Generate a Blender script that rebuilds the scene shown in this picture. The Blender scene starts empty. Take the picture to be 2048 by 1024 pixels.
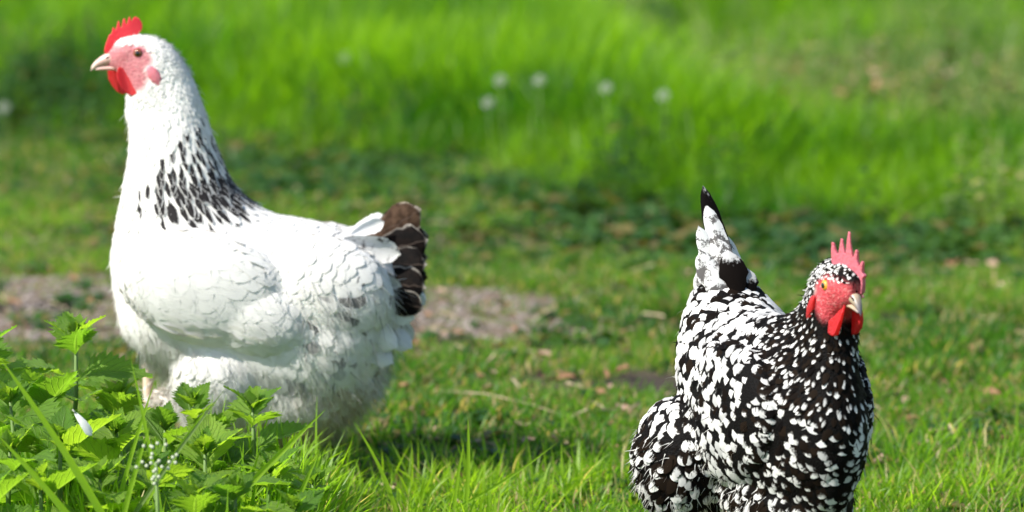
import bpy, bmesh, math, random
import numpy as np
from mathutils import Vector, Matrix, noise
from mathutils.bvhtree import BVHTree

SC = bpy.context.scene
COL = SC.collection
rng = np.random.default_rng(7)
random.seed(7)
R = math.radians

# ------------------------------------------------------------------ camera, sky, sun, exposure
CAM_H, CAM_D, PITCH = 1.03, 5.0, R(8.0)
LENS = 125.0
FPX = 2048 * LENS / 36.0
cam_d = bpy.data.cameras.new('camera')
cam = bpy.data.objects.new('camera', cam_d)
COL.objects.link(cam)
cam.location = (0, -CAM_D, CAM_H)
cam.rotation_euler = (math.pi / 2 - PITCH, 0, 0)
cam_d.lens = LENS
cam_d.sensor_width = 36.0
cam_d.clip_start = 0.05
cam_d.clip_end = 2000
cam_d.dof.use_dof = True
cam_d.dof.focus_distance = 4.45
cam_d.dof.aperture_fstop = 4.0
cam_d.dof.aperture_blades = 0
SC.camera = cam

SUN_EL, SUN_AZ = R(46), R(-120)          # azimuth from +Y (away from camera) towards +X
sun_vec = Vector((math.sin(SUN_AZ) * math.cos(SUN_EL), math.cos(SUN_AZ) * math.cos(SUN_EL), math.sin(SUN_EL)))
world = bpy.data.worlds.new('World')
SC.world = world
world.use_nodes = True
wn = world.node_tree
wn.nodes.clear()
sky = wn.nodes.new('ShaderNodeTexSky')
sky.sky_type = 'NISHITA'
sky.sun_disc = False
sky.sun_elevation = SUN_EL
sky.sun_rotation = SUN_AZ
sky.air_density = 1.0
sky.dust_density = 1.0
bg = wn.nodes.new('ShaderNodeBackground')
bg.inputs['Strength'].default_value = 0.11
wo = wn.nodes.new('ShaderNodeOutputWorld')
wn.links.new(sky.outputs[0], bg.inputs[0])
wn.links.new(bg.outputs[0], wo.inputs[0])
sun_d = bpy.data.lights.new('sun', 'SUN')
sun_d.energy = 5.0
sun_d.angle = R(0.53)
sun_d.color = (1.0, 0.95, 0.86)
sun = bpy.data.objects.new('sun', sun_d)
COL.objects.link(sun)
sun.rotation_euler = sun_vec.to_track_quat('Z', 'Y').to_euler()
sun.location = (-6, 0, 6)
SC.view_settings.view_transform = 'Standard'
SC.view_settings.look = 'None'
SC.view_settings.gamma = 1.0
SC.view_settings.exposure = 1.0
SC.view_settings.use_curve_mapping = False

# ------------------------------------------------------------------ projection helpers (pixel of the 2048x1024 frame -> place)
FWD = Vector((0, math.cos(PITCH), -math.sin(PITCH)))
UPV = Vector((0, math.sin(PITCH), math.cos(PITCH)))
CAMP = Vector((0, -CAM_D, CAM_H))


def ray(u, v):
    return FWD * FPX + Vector((1, 0, 0)) * (u - 1024) + UPV * (512 - v)


def P(u, v, y=0.0):
    d = ray(u, v)
    return CAMP + d * ((y + CAM_D) / d.y)


def G(u, v, z=0.0):
    d = ray(u, v)
    return CAMP + d * ((z - CAM_H) / d.z)


def proj(p):
    q = Vector(p) - CAMP
    w = q.dot(FWD)
    return 1024 + FPX * q.x / w, 512 - FPX * q.dot(UPV) / w


# ------------------------------------------------------------------ mesh helpers
def mesh_np(name, verts, faces, mats, uv=None, cols=None, smooth=True, matidx=None):
    """verts (n,3); faces: (m,k) array or list of arrays; uv per vertex (n,2); cols dict name->(n,4) per vertex"""
    if isinstance(faces, np.ndarray):
        faces = [faces]
    me = bpy.data.meshes.new(name)
    verts = np.asarray(verts, np.float32)
    me.vertices.add(len(verts))
    me.vertices.foreach_set('co', verts.ravel())
    loops = np.concatenate([f.ravel() for f in faces]).astype(np.int32)
    tot = np.concatenate([np.full(len(f), f.shape[1], np.int32) for f in faces])
    start = np.concatenate([[0], np.cumsum(tot)[:-1]]).astype(np.int32)
    me.loops.add(len(loops))
    me.loops.foreach_set('vertex_index', loops)
    me.polygons.add(len(tot))
    me.polygons.foreach_set('loop_start', start)
    me.polygons.foreach_set('loop_total', tot)
    if smooth:
        me.polygons.foreach_set('use_smooth', np.ones(len(tot), bool))
    if matidx is not None:
        me.polygons.foreach_set('material_index', np.asarray(matidx, np.int32))
    me.update(calc_edges=True)
    if uv is not None:
        l = me.uv_layers.new(name='UVMap')
        l.data.foreach_set('uv', np.asarray(uv, np.float32)[loops].ravel())
    for k, c in (cols or {}).items():
        a = me.attributes.new(k, 'FLOAT_COLOR', 'POINT')
        a.data.foreach_set('color', np.asarray(c, np.float32).ravel())
    for m in (mats if isinstance(mats, (list, tuple)) else [mats]):
        me.materials.append(m)
    return me


def link(name, me, parent=None, loc=None):
    o = bpy.data.objects.new(name, me)
    COL.objects.link(o)
    if parent is not None:
        o.parent = parent
    if loc is not None:
        o.location = loc
    return o


def tag(o, label=None, cat=None, group=None, kind=None):
    if label: o['label'] = label
    if cat: o['category'] = cat
    if group: o['group'] = group
    if kind: o['kind'] = kind
    return o


def empty(name, loc, rz=0.0):
    o = bpy.data.objects.new(name, None)
    COL.objects.link(o)
    o.location = loc
    o.rotation_euler = (0, 0, rz)
    o.empty_display_size = 0.05
    return o


def get_np(me):
    v = np.empty(len(me.vertices) * 3, np.float32)
    me.vertices.foreach_get('co', v)
    return v.reshape(-1, 3)


def loft(sections, n=28, power=2.3):
    """sections: list of (top Vector, bottom Vector, half width); width along local Y. closed ends."""
    verts, faces = [], []
    for (a, b, w) in sections:
        a, b = Vector(a), Vector(b)
        c, h = (a + b) / 2, (a - b) / 2
        for k in range(n):
            t = 2 * math.pi * k / n
            ct, st = math.cos(t), math.sin(t)
            e = 2.0 / power
            ct = math.copysign(abs(ct) ** e, ct)
            st = math.copysign(abs(st) ** e, st)
            verts.append(c + h * ct + Vector((0, w * st, 0)))
    m = len(sections)
    for i in range(m - 1):
        for k in range(n):
            k2 = (k + 1) % n
            faces.append((i * n + k, i * n + k2, (i + 1) * n + k2, (i + 1) * n + k))
    faces.append(tuple(range(n)))
    faces.append(tuple(reversed(range((m - 1) * n, m * n))))
    return verts, faces


def smooth_sections(secs, sub=4):
    """Catmull-Rom resample of (top,bottom,w) tuples"""
    pts = [np.array([*a, *b, w], float) for a, b, w in secs]
    out = []
    for i in range(len(pts) - 1):
        p0, p1, p2, p3 = pts[max(i - 1, 0)], pts[i], pts[i + 1], pts[min(i + 2, len(pts) - 1)]
        for s in range(sub):
            t = s / sub
            out.append(0.5 * ((2 * p1) + (-p0 + p2) * t + (2 * p0 - 5 * p1 + 4 * p2 - p3) * t * t + (-p0 + 3 * p1 - 3 * p2 + p3) * t ** 3))
    out.append(pts[-1])
    return [(Vector(q[:3]), Vector(q[3:6]), max(q[6], 0.002)) for q in out]


def ellipsoid(c, ax, rot=None, n=20, m=14):
    verts, faces = [], []
    M = rot or Matrix.Identity(3)
    for i in range(m + 1):
        th = math.pi * i / m
        for k in range(n):
            ph = 2 * math.pi * k / n
            v = Vector((ax[0] * math.sin(th) * math.cos(ph), ax[1] * math.sin(th) * math.sin(ph), ax[2] * math.cos(th)))
            verts.append(Vector(c) + M @ v)
    for i in range(m):
        for k in range(n):
            k2 = (k + 1) % n
            faces.append((i * n + k, (i + 1) * n + k, (i + 1) * n + k2, i * n + k2))
    return verts, faces


def join(parts):
    V, F = [], []
    for v, f in parts:
        o = len(V)
        V += [tuple(x) for x in v]
        F += [tuple(i + o for i in q) for q in f]
    return V, F


def remeshed(name, parts, voxel, smooth_it=6, fac=0.5):
    V, F = join(parts)
    me = bpy.data.meshes.new(name)
    me.from_pydata(V, [], F)
    bm = bmesh.new()
    bm.from_mesh(me)
    bmesh.ops.remove_doubles(bm, verts=bm.verts, dist=1e-6)
    bmesh.ops.recalc_face_normals(bm, faces=bm.faces)
    bm.to_mesh(me)
    bm.free()
    o = bpy.data.objects.new(name, me)
    COL.objects.link(o)
    m = o.modifiers.new('r', 'REMESH')
    m.mode = 'VOXEL'
    m.voxel_size = voxel
    m.use_smooth_shade = True
    s = o.modifiers.new('s', 'SMOOTH')
    s.factor = fac
    s.iterations = smooth_it
    dg = bpy.context.evaluated_depsgraph_get()
    res = bpy.data.meshes.new_from_object(o.evaluated_get(dg))
    bpy.data.objects.remove(o)
    bpy.data.meshes.remove(me)
    res.name = name
    return res


def slab(outline, thick, normal_axis='y', taper=None):
    """flat outline list of (a,b) -> closed thick plate in x,z with thickness along y. returns verts, faces"""
    n = len(outline)
    bm = bmesh.new()
    vs = [bm.verts.new((a, -thick / 2, b)) for a, b in outline]
    f = bm.faces.new(vs)
    r = bmesh.ops.extrude_face_region(bm, geom=[f])
    nv = [e for e in r['geom'] if isinstance(e, bmesh.types.BMVert)]
    for v in nv:
        v.co.y = thick / 2
    bmesh.ops.triangulate(bm, faces=bm.faces)
    bmesh.ops.recalc_face_normals(bm, faces=bm.faces)
    bm.verts.index_update()
    V = [v.co.copy() for v in bm.verts]
    F = [tuple(v.index for v in q.verts) for q in bm.faces]
    bm.free()
    return V, F


def tube(path, radii, n=8):
    V, F = [], []
    for i, p in enumerate(path):
        p = Vector(p)
        a = Vector(path[max(i - 1, 0)])
        b = Vector(path[min(i + 1, len(path) - 1)])
        t = (b - a).normalized()
        s = t.orthogonal().normalized() if abs(t.x) > .9 else t.cross(Vector((1, 0, 0))).normalized()
        q = t.cross(s)
        for k in range(n):
            an = 2 * math.pi * k / n
            V.append(p + (s * math.cos(an) + q * math.sin(an)) * radii[i])
    for i in range(len(path) - 1):
        for k in range(n):
            k2 = (k + 1) % n
            F.append((i * n + k, i * n + k2, (i + 1) * n + k2, (i + 1) * n + k))
    F.append(tuple(reversed(range(n))))
    F.append(tuple(range((len(path) - 1) * n, len(path) * n)))
    return V, F


def pymesh(name, VF, mat, smooth=True):
    V, F = VF
    me = bpy.data.meshes.new(name)
    me.from_pydata([tuple(v) for v in V], [], [tuple(f) for f in F])
    if smooth:
        for p in me.polygons:
            p.use_smooth = True
    me.materials.append(mat)
    return me


# ------------------------------------------------------------------ node helpers
class NB:
    def __init__(s, name):
        s.m = bpy.data.materials.new(name)
        s.m.use_nodes = True
        s.t = s.m.node_tree
        s.t.nodes.clear()
        s.out = s.t.nodes.new('ShaderNodeOutputMaterial')

    def new(s, ty, **kw):
        n = s.t.nodes.new(ty)
        for k, v in kw.items():
            setattr(n, k, v)
        return n

    def put(s, sock, val):
        if isinstance(val, bpy.types.NodeSocket):
            s.t.links.new(val, sock)
        elif isinstance(val, (tuple, list)) and len(val) == 3 and sock.type == 'RGBA':
            sock.default_value = (*val, 1)
        else:
            sock.default_value = val

    def math(s, op, a, b=0.0, c=None, clamp=False):
        n = s.new('ShaderNodeMath', operation=op, use_clamp=clamp)
        s.put(n.inputs[0], a)
        s.put(n.inputs[1], b)
        if c is not None: s.put(n.inputs[2], c)
        return n.outputs[0]

    def step(s, x, lo, hi):
        n = s.new('ShaderNodeMapRange', interpolation_type='SMOOTHSTEP')
        s.put(n.inputs['Value'], x)
        s.put(n.inputs['From Min'], lo)
        s.put(n.inputs['From Max'], hi)
        return n.outputs['Result']

    def mix(s, f, a, b, mode='MIX'):
        n = s.new('ShaderNodeMix', data_type='RGBA', blend_type=mode)
        s.put(n.inputs[0], f)
        s.put(n.inputs[6], a)
        s.put(n.inputs[7], b)
        return n.outputs[2]

    def noise(s, scale, detail=3, vec=None, rough=.5):
        n = s.new('ShaderNodeTexNoise')
        n.inputs['Scale'].default_value = scale
        n.inputs['Detail'].default_value = detail
        n.inputs['Roughness'].default_value = rough
        if vec is not None: s.put(n.inputs['Vector'], vec)
        return n.outputs['Fac']

    def attr(s, name):
        n = s.new('ShaderNodeAttribute', attribute_name=name)
        sp = s.new('ShaderNodeSeparateColor')
        s.t.links.new(n.outputs['Color'], sp.inputs[0])
        return sp.outputs[0], sp.outputs[1], sp.outputs[2]

    def uv(s):
        n = s.new('ShaderNodeUVMap', uv_map='UVMap')
        sp = s.new('ShaderNodeSeparateXYZ')
        s.t.links.new(n.outputs[0], sp.inputs[0])
        return sp.outputs[0], sp.outputs[1], n.outputs[0]

    def objco(s):
        return s.new('ShaderNodeTexCoord').outputs['Object']

    def bump(s, h, strength, dist):
        n = s.new('ShaderNodeBump')
        s.put(n.inputs['Height'], h)
        n.inputs['Strength'].default_value = strength
        n.inputs['Distance'].default_value = dist
        return n.outputs[0]

    def pbr(s, color, rough=.5, spec=.5, normal=None, sss=0, sssr=(1, .3, .2), sssd=.01):
        n = s.new('ShaderNodeBsdfPrincipled')
        s.put(n.inputs['Base Color'], color)
        s.put(n.inputs['Roughness'], rough)
        s.put(n.inputs['Specular IOR Level'], spec)
        if normal is not None: s.put(n.inputs['Normal'], normal)
        if sss:
            n.inputs['Subsurface Weight'].default_value = sss
            n.inputs['Subsurface Radius'].default_value = sssr
            n.inputs['Subsurface Scale'].default_value = sssd
        return n.outputs[0]

    def transl(s, color, normal=None):
        n = s.new('ShaderNodeBsdfTranslucent')
        s.put(n.inputs['Color'], color)
        if normal is not None: s.put(n.inputs['Normal'], normal)
        return n.outputs[0]

    def mixsh(s, f, a, b):
        n = s.new('ShaderNodeMixShader')
        s.put(n.inputs[0], f)
        s.t.links.new(a, n.inputs[1])
        s.t.links.new(b, n.inputs[2])
        return n.outputs[0]

    def done(s, sh, disp=None):
        s.t.links.new(sh, s.out.inputs['Surface'])
        return s.m


# ------------------------------------------------------------------ materials
def mat_grass(name, base, tip, dry, dry_amt=.12, tr=.5, tmul=2.6, spec=.35):
    b = NB(name)
    t, s, uvv = b.uv()
    oi = b.new('ShaderNodeObjectInfo')
    rnd = oi.outputs['Random']
    geo = b.new('ShaderNodeNewGeometry')
    patch = b.noise(1.3, 3, oi.outputs['Location'])
    fr, fg, fb = b.attr('fcol')
    patch = b.step(patch, .32, .66)
    k = b.math('ADD', b.math('MULTIPLY', fr, .5), b.math('MULTIPLY', patch, .65))
    c = b.mix(b.math('SUBTRACT', k, .15, clamp=True), base, tip)
    c = b.mix(b.math('MULTIPLY', b.math('LESS_THAN', fg, dry_amt), .85), c, dry)
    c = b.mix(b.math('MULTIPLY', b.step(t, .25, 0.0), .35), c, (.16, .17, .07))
    tc = b.mix(1.0, c, (tmul * 1.0, tmul, tmul * .45), 'MULTIPLY')
    sh = b.mixsh(tr, b.pbr(c, .45, spec), b.transl(tc))
    return b.done(sh)


M_TURF = mat_grass('turf_blades', (.022, .092, .006), (.115, .225, .014), (.34, .24, .13), .12, .52, 2.7)
M_TALL = mat_grass('tall_grass_blades', (.012, .085, .002), (.18, .31, .006), (.24, .26, .06), .03, .6, 2.8)
M_FORE = mat_grass('meadow_blades', (.08, .19, .008), (.19, .30, .018), (.40, .32, .16), .10, .55, 2.7)
M_WEED = mat_grass('weed_leaves', (.018, .055, .012), (.04, .095, .018), (.14, .11, .04), .05, .30, 2.4, .15)
M_LONG = mat_grass('long_blade', (.15, .27, .012), (.20, .32, .02), (.3, .25, .1), .0, .5, 2.6)
M_PALE = mat_grass('pale_weed_leaves', (.09, .16, .04), (.19, .25, .09), (.36, .28, .16), .14, .45, 2.2, .3)


def mat_ground():
    b = NB('earth')
    co = b.objco()
    r, g, bl = b.attr('gcol')     # r = bare path, g = dark soil plus painted hen shadow
    n1 = b.noise(9, 5, co, .6)
    n2 = b.noise(60, 4, co, .65)
    n3 = b.noise(2.2, 3, co)
    soil = b.mix(n1, (.055, .045, .03), (.12, .095, .06))
    soil = b.mix(b.step(n3, .35, .65), soil, b.mix(n2, (.03, .05, .015), (.07, .085, .03)))
    path = b.mix(n2, (.06, .045, .032), (.20, .15, .115))
    path = b.mix(b.step(n1, .5, .7), path, (.085, .07, .05))
    c = b.mix(r, soil, path)
    c = b.mix(g, c, (.035, .028, .022))
    c = b.mix(bl, c, b.mix(n2, b.mix(n3, (.035, .085, .01), (.06, .12, .015)), (.10, .17, .025)))
    h = b.math('ADD', b.math('MULTIPLY', n2, .6), b.math('MULTIPLY', n1, 1.0))
    return b.done(b.pbr(c, .9, .2, b.bump(h, .8, .02)))


def mat_white_feather():
    b = NB('white_feather')
    t, s, uvv = b.uv()
    d, g, st = b.attr('fcol')      # d: dark streak strength, g random, st: stain
    sc = b.math('ABSOLUTE', b.math('SUBTRACT', s, .5))
    sc = b.math('MULTIPLY', sc, 2.0)
    nz = b.noise(420, 2, b.objco())
    sj = b.math('ADD', sc, b.math('MULTIPLY', b.math('SUBTRACT', nz, .5), .5))
    m = b.math('MULTIPLY', b.math('MULTIPLY', b.step(sj, .90, .66), b.step(t, .15, .42)), b.step(t, .995, .95))
    m = b.math('MULTIPLY', m, d)
    w = b.mix(g, (.71, .705, .69), (.79, .785, .775))
    w = b.mix(b.math('MULTIPLY', st, .85), w, (.36, .22, .10))
    shaft = b.math('MULTIPLY', b.step(sc, .10, .03), .10)
    w = b.mix(shaft, w, (.55, .52, .46))
    c = b.mix(m, w, (.014, .012, .013))
    wave = b.new('ShaderNodeTexWave', wave_type='BANDS', bands_direction='X')
    cmb = b.new('ShaderNodeCombineXYZ')
    b.put(cmb.inputs[0], b.math('ADD', t, b.math('MULTIPLY', sc, -.35)))
    b.t.links.new(cmb.outputs[0], wave.inputs['Vector'])
    wave.inputs['Scale'].default_value = 9
    wave.inputs['Distortion'].default_value = 3
    nm = b.bump(wave.outputs['Fac'], .25, .0012)
    tr = b.mix(1.0, c, (1.0, .93, .82), 'MULTIPLY')
    return b.done(b.mixsh(.28, b.pbr(c, .75, .25, nm), b.transl(tr)))


def mat_mottled_feather():
    b = NB('mottled_feather')
    t, s, uvv = b.uv()
    d, g, st = b.attr('fcol')      # d: length of the white tip (0..1)
    sc = b.math('MULTIPLY', b.math('ABSOLUTE', b.math('SUBTRACT', s, .5)), 2.0)
    nz0 = b.noise(230, 3, b.objco(), .65)
    cv = b.new('ShaderNodeCombineXYZ')
    b.put(cv.inputs[0], b.math('MULTIPLY', t, 2.0)); b.put(cv.inputs[1], b.math('MULTIPLY', s, 11.0)); b.put(cv.inputs[2], b.math('MULTIPLY', g, 60.0))
    nz = b.math('ADD', b.math('MULTIPLY', nz0, .55), b.math('MULTIPLY', b.noise(1.0, 3, cv.outputs[0], .6), .35))
    edge = b.math('ADD', t, b.math('MULTIPLY', b.math('SUBTRACT', nz, .5), .75))
    edge = b.math('ADD', edge, b.math('MULTIPLY', b.math('SUBTRACT', s, .5), b.math('MULTIPLY', b.math('SUBTRACT', g, .5), .6)))
    edge = b.math('SUBTRACT', edge, b.math('MULTIPLY', b.math('MULTIPLY', sc, sc), .16))
    lim = b.math('SUBTRACT', 1.0, d)
    m = b.step(b.math('SUBTRACT', edge, lim), -.08, .08)
    m = b.math('MULTIPLY', m, b.math('GREATER_THAN', d, .03))
    blk = b.mix(g, (.003, .0026, .0028), (.014, .009, .006))  # browner end is sunlit sheen put into the black's colour
    wht = b.mix(g, (.40, .40, .40), (.74, .73, .72))
    c = b.mix(m, blk, wht)
    wave = b.new('ShaderNodeTexWave', wave_type='BANDS', bands_direction='X')
    cmb = b.new('ShaderNodeCombineXYZ')
    b.put(cmb.inputs[0], b.math('ADD', t, b.math('MULTIPLY', sc, -.35)))
    b.t.links.new(cmb.outputs[0], wave.inputs['Vector'])
    wave.inputs['Scale'].default_value = 8
    wave.inputs['Distortion'].default_value = 3
    nm = b.bump(wave.outputs['Fac'], .25, .001)
    tr = b.mix(1.0, c, (1.0, .9, .78), 'MULTIPLY')
    return b.done(b.mixsh(.22, b.pbr(c, .6, .03, nm), b.transl(tr)))


def mat_tail_feather(name, dark, edge, brown):
    """broad dark feather with pale fringe"""
    b = NB(name)
    t, s, uvv = b.uv()
    sc = b.math('MULTIPLY', b.math('ABSOLUTE', b.math('SUBTRACT', s, .5)), 2.0)
    nz = b.noise(90, 3, b.objco())
    e = b.math('MAXIMUM', b.step(b.math('ADD', sc, b.math('MULTIPLY', nz, .25)), .98, 1.1), b.step(b.math('ADD', t, b.math('MULTIPLY', nz, .12)), .985, 1.05))
    c = b.mix(b.step(nz, .35, .7), dark, brown)
    c = b.mix(b.math('MULTIPLY', b.step(sc, .05, .02), .3), c, (.16, .12, .10))
    c = b.mix(b.math('MULTIPLY', b.math('MULTIPLY', e, .55), b.step(b.noise(30, 2, b.objco()), .35, .6)), c, edge)
    cmb = b.new('ShaderNodeCombineXYZ')
    b.put(cmb.inputs[0], b.math('ADD', t, b.math('MULTIPLY', sc, -.25)))
    wave = b.new('ShaderNodeTexWave', wave_type='BANDS', bands_direction='X')
    b.t.links.new(cmb.outputs[0], wave.inputs['Vector'])
    wave.inputs['Scale'].default_value = 14
    wave.inputs['Distortion'].default_value = 2
    nm = b.bump(wave.outputs['Fac'], .3, .0015)
    return b.done(b.mixsh(.14, b.pbr(c, .55, .04, nm), b.transl(b.mix(1.0, c, (1.8, 1.3, .9), 'MULTIPLY'))))


def mat_body(name, base, skin):
    b = NB(name)
    k, g, bl = b.attr('skin')
    co = b.objco()
    n = b.noise(330, 4, co, .6)
    n2 = b.noise(90, 3, co)
    c2 = b.mix(n2, skin, (min(1, skin[0] * 1.35), skin[1] * 2.4, skin[2] * 2.2))
    n3 = b.noise(210, 4, co, .7)
    c2 = b.mix(b.math('MULTIPLY', b.step(n3, .5, .72), .55), c2, (.66, .36, .34))
    c2 = b.mix(b.math('MULTIPLY', b.step(n, .5, .3), .5), c2, (skin[0] * .45, skin[1] * .4, skin[2] * .45))  # darker reds in the bump's hollows, occlusion put into the skin colour
    c2 = b.mix(g, c2, (.72, .66, .62))
    c = b.mix(k, base, c2)
    v = b.new('ShaderNodeTexVoronoi')
    v.inputs['Scale'].default_value = 360
    b.t.links.new(co, v.inputs['Vector'])
    h = b.math('ADD', b.math('MULTIPLY', n, .6), b.math('MULTIPLY', v.outputs['Distance'], .5))
    return b.done(b.pbr(c, .55, b.math('ADD', .03, b.math('MULTIPLY', k, .32)), b.bump(h, .8, .0018), sss=.1, sssd=.004))


def mat_flesh(name, a, c_, scale=420, tr=.25):
    b = NB(name)
    co = b.objco()
    v = b.new('ShaderNodeTexVoronoi')
    v.inputs['Scale'].default_value = scale
    b.t.links.new(co, v.inputs['Vector'])
    n = b.noise(130, 3, co)
    c = b.mix(n, a, c_)
    c = b.mix(b.math('MULTIPLY', b.step(v.outputs['Distance'], .1, .5), .35), c, (min(1, a[0] * 1.3), a[1] * 3 + .03, a[2] * 3 + .03))
    nm = b.bump(b.math('SUBTRACT', 1.0, v.outputs['Distance']), .5, .001)
    return b.done(b.mixsh(tr, b.pbr(c, .42, .45, nm, sss=.2, sssd=.008), b.transl(b.mix(1.0, c, (1.3, .9, .6), 'MULTIPLY'))))


def mat_beak(name, base, tip, tipx):
    b = NB(name)
    co = b.objco()
    r, g, bl = b.attr('fcol')
    n = b.noise(120, 3, co)
    c = b.mix(b.step(r, tipx, 1.0), base, tip)
    c = b.mix(b.math('MULTIPLY', n, .2), c, (.35, .24, .18))
    return b.done(b.pbr(c, .38, .5, b.bump(n, .25, .001), sss=.1, sssd=.004))


def mat_eye(name, iris, rim):
    b = NB(name)
    r, g, bl = b.attr('fcol')       # r = normalised distance from the axis
    c = b.mix(b.step(r, .40, .46), (.004, .004, .004), iris)
    c = b.mix(b.step(r, .68, .86), c, rim)
    n = b.new('ShaderNodeBsdfPrincipled')
    b.put(n.inputs['Base Color'], c)
    n.inputs['Roughness'].default_value = .08
    n.inputs['Coat Weight'].default_value = .8
    n.inputs['Coat Roughness'].default_value = .03
    return b.done(n.outputs[0])


def mat_plain(name, col, rough=.6, var=.3, scale=60, tr=0, trc=None):
    b = NB(name)
    n = b.noise(scale, 4, b.objco())
    c = b.mix(n, tuple(x * (1 - var) for x in col), tuple(min(1, x * (1 + var)) for x in col))
    sh = b.pbr(c, rough, .35, b.bump(n, .3, .002))
    if tr:
        sh = b.mixsh(tr, sh, b.transl(trc or c))
    return b.done(sh)


def mat_nettle():
    b = NB('nettle_leaf')
    t, s, uvv = b.uv()
    oi = b.new('ShaderNodeObjectInfo')
    sc = b.math('MULTIPLY', b.math('ABSOLUTE', b.math('SUBTRACT', s, .5)), 2.0)
    # side veins run forward from the midrib
    ph = b.math('SUBTRACT', b.math('MULTIPLY', t, 9.0), b.math('MULTIPLY', sc, 2.6))
    vein = b.math('ABSOLUTE', b.math('SUBTRACT', b.math('FRACT', ph), .5))
    vein = b.step(vein, .38, .5)
    vein = b.math('MAXIMUM', vein, b.step(sc, .09, .02))
    n = b.noise(140, 3, b.objco())
    n2 = b.noise(25, 3, b.objco())
    c = b.mix(oi.outputs['Random'], (.085, .20, .02), (.20, .32, .03))
    c = b.mix(b.math('MULTIPLY', n2, .5), c, (.13, .23, .03))
    c = b.mix(b.math('MULTIPLY', vein, .35), c, (.15, .24, .07))
    hgt = b.math('ADD', b.math('MULTIPLY', b.math('SUBTRACT', 1.0, vein), 1.0), b.math('MULTIPLY', n, .5))
    nm = b.bump(hgt, .8, .003)
    tc = b.mix(1.0, c, (2.6, 2.5, 1.0), 'MULTIPLY')
    return b.done(b.mixsh(.56, b.pbr(c, .45, .45, nm), b.transl(tc, nm)))


M_EARTH = mat_ground()
M_WF = mat_white_feather()
M_MF = mat_mottled_feather()


def mat_covert():
    b = NB('smudged_covert_feather')
    t, s, uvv = b.uv()
    d, g, st = b.attr('fcol')
    sc = b.math('MULTIPLY', b.math('ABSOLUTE', b.math('SUBTRACT', s, .5)), 2.0)
    co = b.objco()
    nz = b.noise(55, 5, co, .7)
    fine = b.noise(500, 2, co)
    m = b.step(b.math('ADD', nz, b.math('MULTIPLY', b.math('SUBTRACT', fine, .5), .15)), b.math('SUBTRACT', .78, b.math('MULTIPLY', d, .36)), b.math('SUBTRACT', .86, b.math('MULTIPLY', d, .34)))
    m = b.math('MULTIPLY', m, b.math('GREATER_THAN', d, .02))
    w = b.mix(g, (.64, .64, .63), (.75, .75, .74))
    w = b.mix(b.math('MULTIPLY', b.step(sc, .08, .02), .15), w, (.5, .47, .42))
    c = b.mix(b.math('MULTIPLY', m, .9), w, (.05, .042, .04))
    cmb = b.new('ShaderNodeCombineXYZ')
    b.put(cmb.inputs[0], b.math('ADD', t, b.math('MULTIPLY', sc, -.3)))
    wave = b.new('ShaderNodeTexWave', wave_type='BANDS', bands_direction='X')
    b.t.links.new(cmb.outputs[0], wave.inputs['Vector'])
    wave.inputs['Scale'].default_value = 14
    wave.inputs['Distortion'].default_value = 3
    return b.done(b.mixsh(.3, b.pbr(c, .75, .2, b.bump(wave.outputs['Fac'], .3, .001)), b.transl(c)))


M_COVERT = mat_covert()
M_WTAIL = mat_tail_feather('dark_tail_feather', (.0035, .003, .003), (.55, .5, .44), (.009, .006, .005))
M_BTAIL = mat_tail_feather('brown_tail_feather', (.035, .02, .013), (.7, .62, .52), (.10, .06, .04))
M_WBODY = mat_body('white_hen_skin', (.66, .65, .62), (.34, .075, .09))
M_SBODY = mat_body('speckled_hen_skin', (.005, .0045, .0045), (.36, .028, .038))
M_COMB_W = mat_flesh('comb_red', (.62, .018, .035), (.75, .05, .06), 420, .42)
M_COMB_S = mat_flesh('comb_pink_red', (.50, .07, .10), (.60, .15, .18), 300)
M_WATTLE = mat_flesh('wattle_red', (.52, .012, .018), (.60, .03, .03), 400, .48)
M_LOBE_W = mat_flesh('earlobe_pink', (.58, .10, .13), (.66, .2, .22), 400, .15)
M_BEAK_W = mat_beak('horn_beak', (.56, .34, .30), (.66, .50, .42), .6)
M_BEAK_S = mat_beak('dark_tipped_beak', (.33, .26, .18), (.05, .055, .08), .15)
M_EYE_W = mat_eye('brown_eye', (.20, .055, .02), (.10, .03, .02))
M_EYE_S = mat_eye('amber_eye', (.62, .26, .03), (.45, .14, .02))
M_LEG = mat_plain('scaly_leg', (.58, .44, .34), .5, .25, 200)
M_NETTLE = mat_nettle()
M_STEM = mat_plain('nettle_stem', (.10, .17, .04), .6, .3, 90)
M_STRAW = mat_plain('dry_straw', (.27, .225, .14), .7, .2, 80)
M_SEED = mat_plain('white_seed_head', (.42, .44, .38), .9, .1, 80, .35)
M_LITTER = mat_plain('dead_leaf', (.24, .13, .07), .8, .5, 12, .2)
M_PEBBLE = mat_plain('pebble', (.20, .17, .155), .85, .35, 14)

# ------------------------------------------------------------------ value noise for layout
_perm = np.random.default_rng(3).random((256, 256))


def vnoise(x, y, s, o=0):
    x = np.asarray(x, float) * s + 17.3 + o
    y = np.asarray(y, float) * s + 5.1 + o * 1.7
    xi, yi = np.floor(x).astype(int), np.floor(y).astype(int)
    fx, fy = x - xi, y - yi
    fx, fy = fx * fx * (3 - 2 * fx), fy * fy * (3 - 2 * fy)
    g = lambda a, b: _perm[a % 256, b % 256]
    return (g(xi, yi) * (1 - fx) + g(xi + 1, yi) * fx) * (1 - fy) + (g(xi, yi + 1) * (1 - fx) + g(xi + 1, yi + 1) * fx) * fy


def fbm(x, y, s, o=0):
    return (vnoise(x, y, s, o) + .5 * vnoise(x, y, s * 2.1, o + 9) + .25 * vnoise(x, y, s * 4.3, o + 21)) / 1.75


def sstep(a, b, x):
    t = np.clip((x - a) / (b - a), 0, 1)
    return t * t * (3 - 2 * t)


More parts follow.
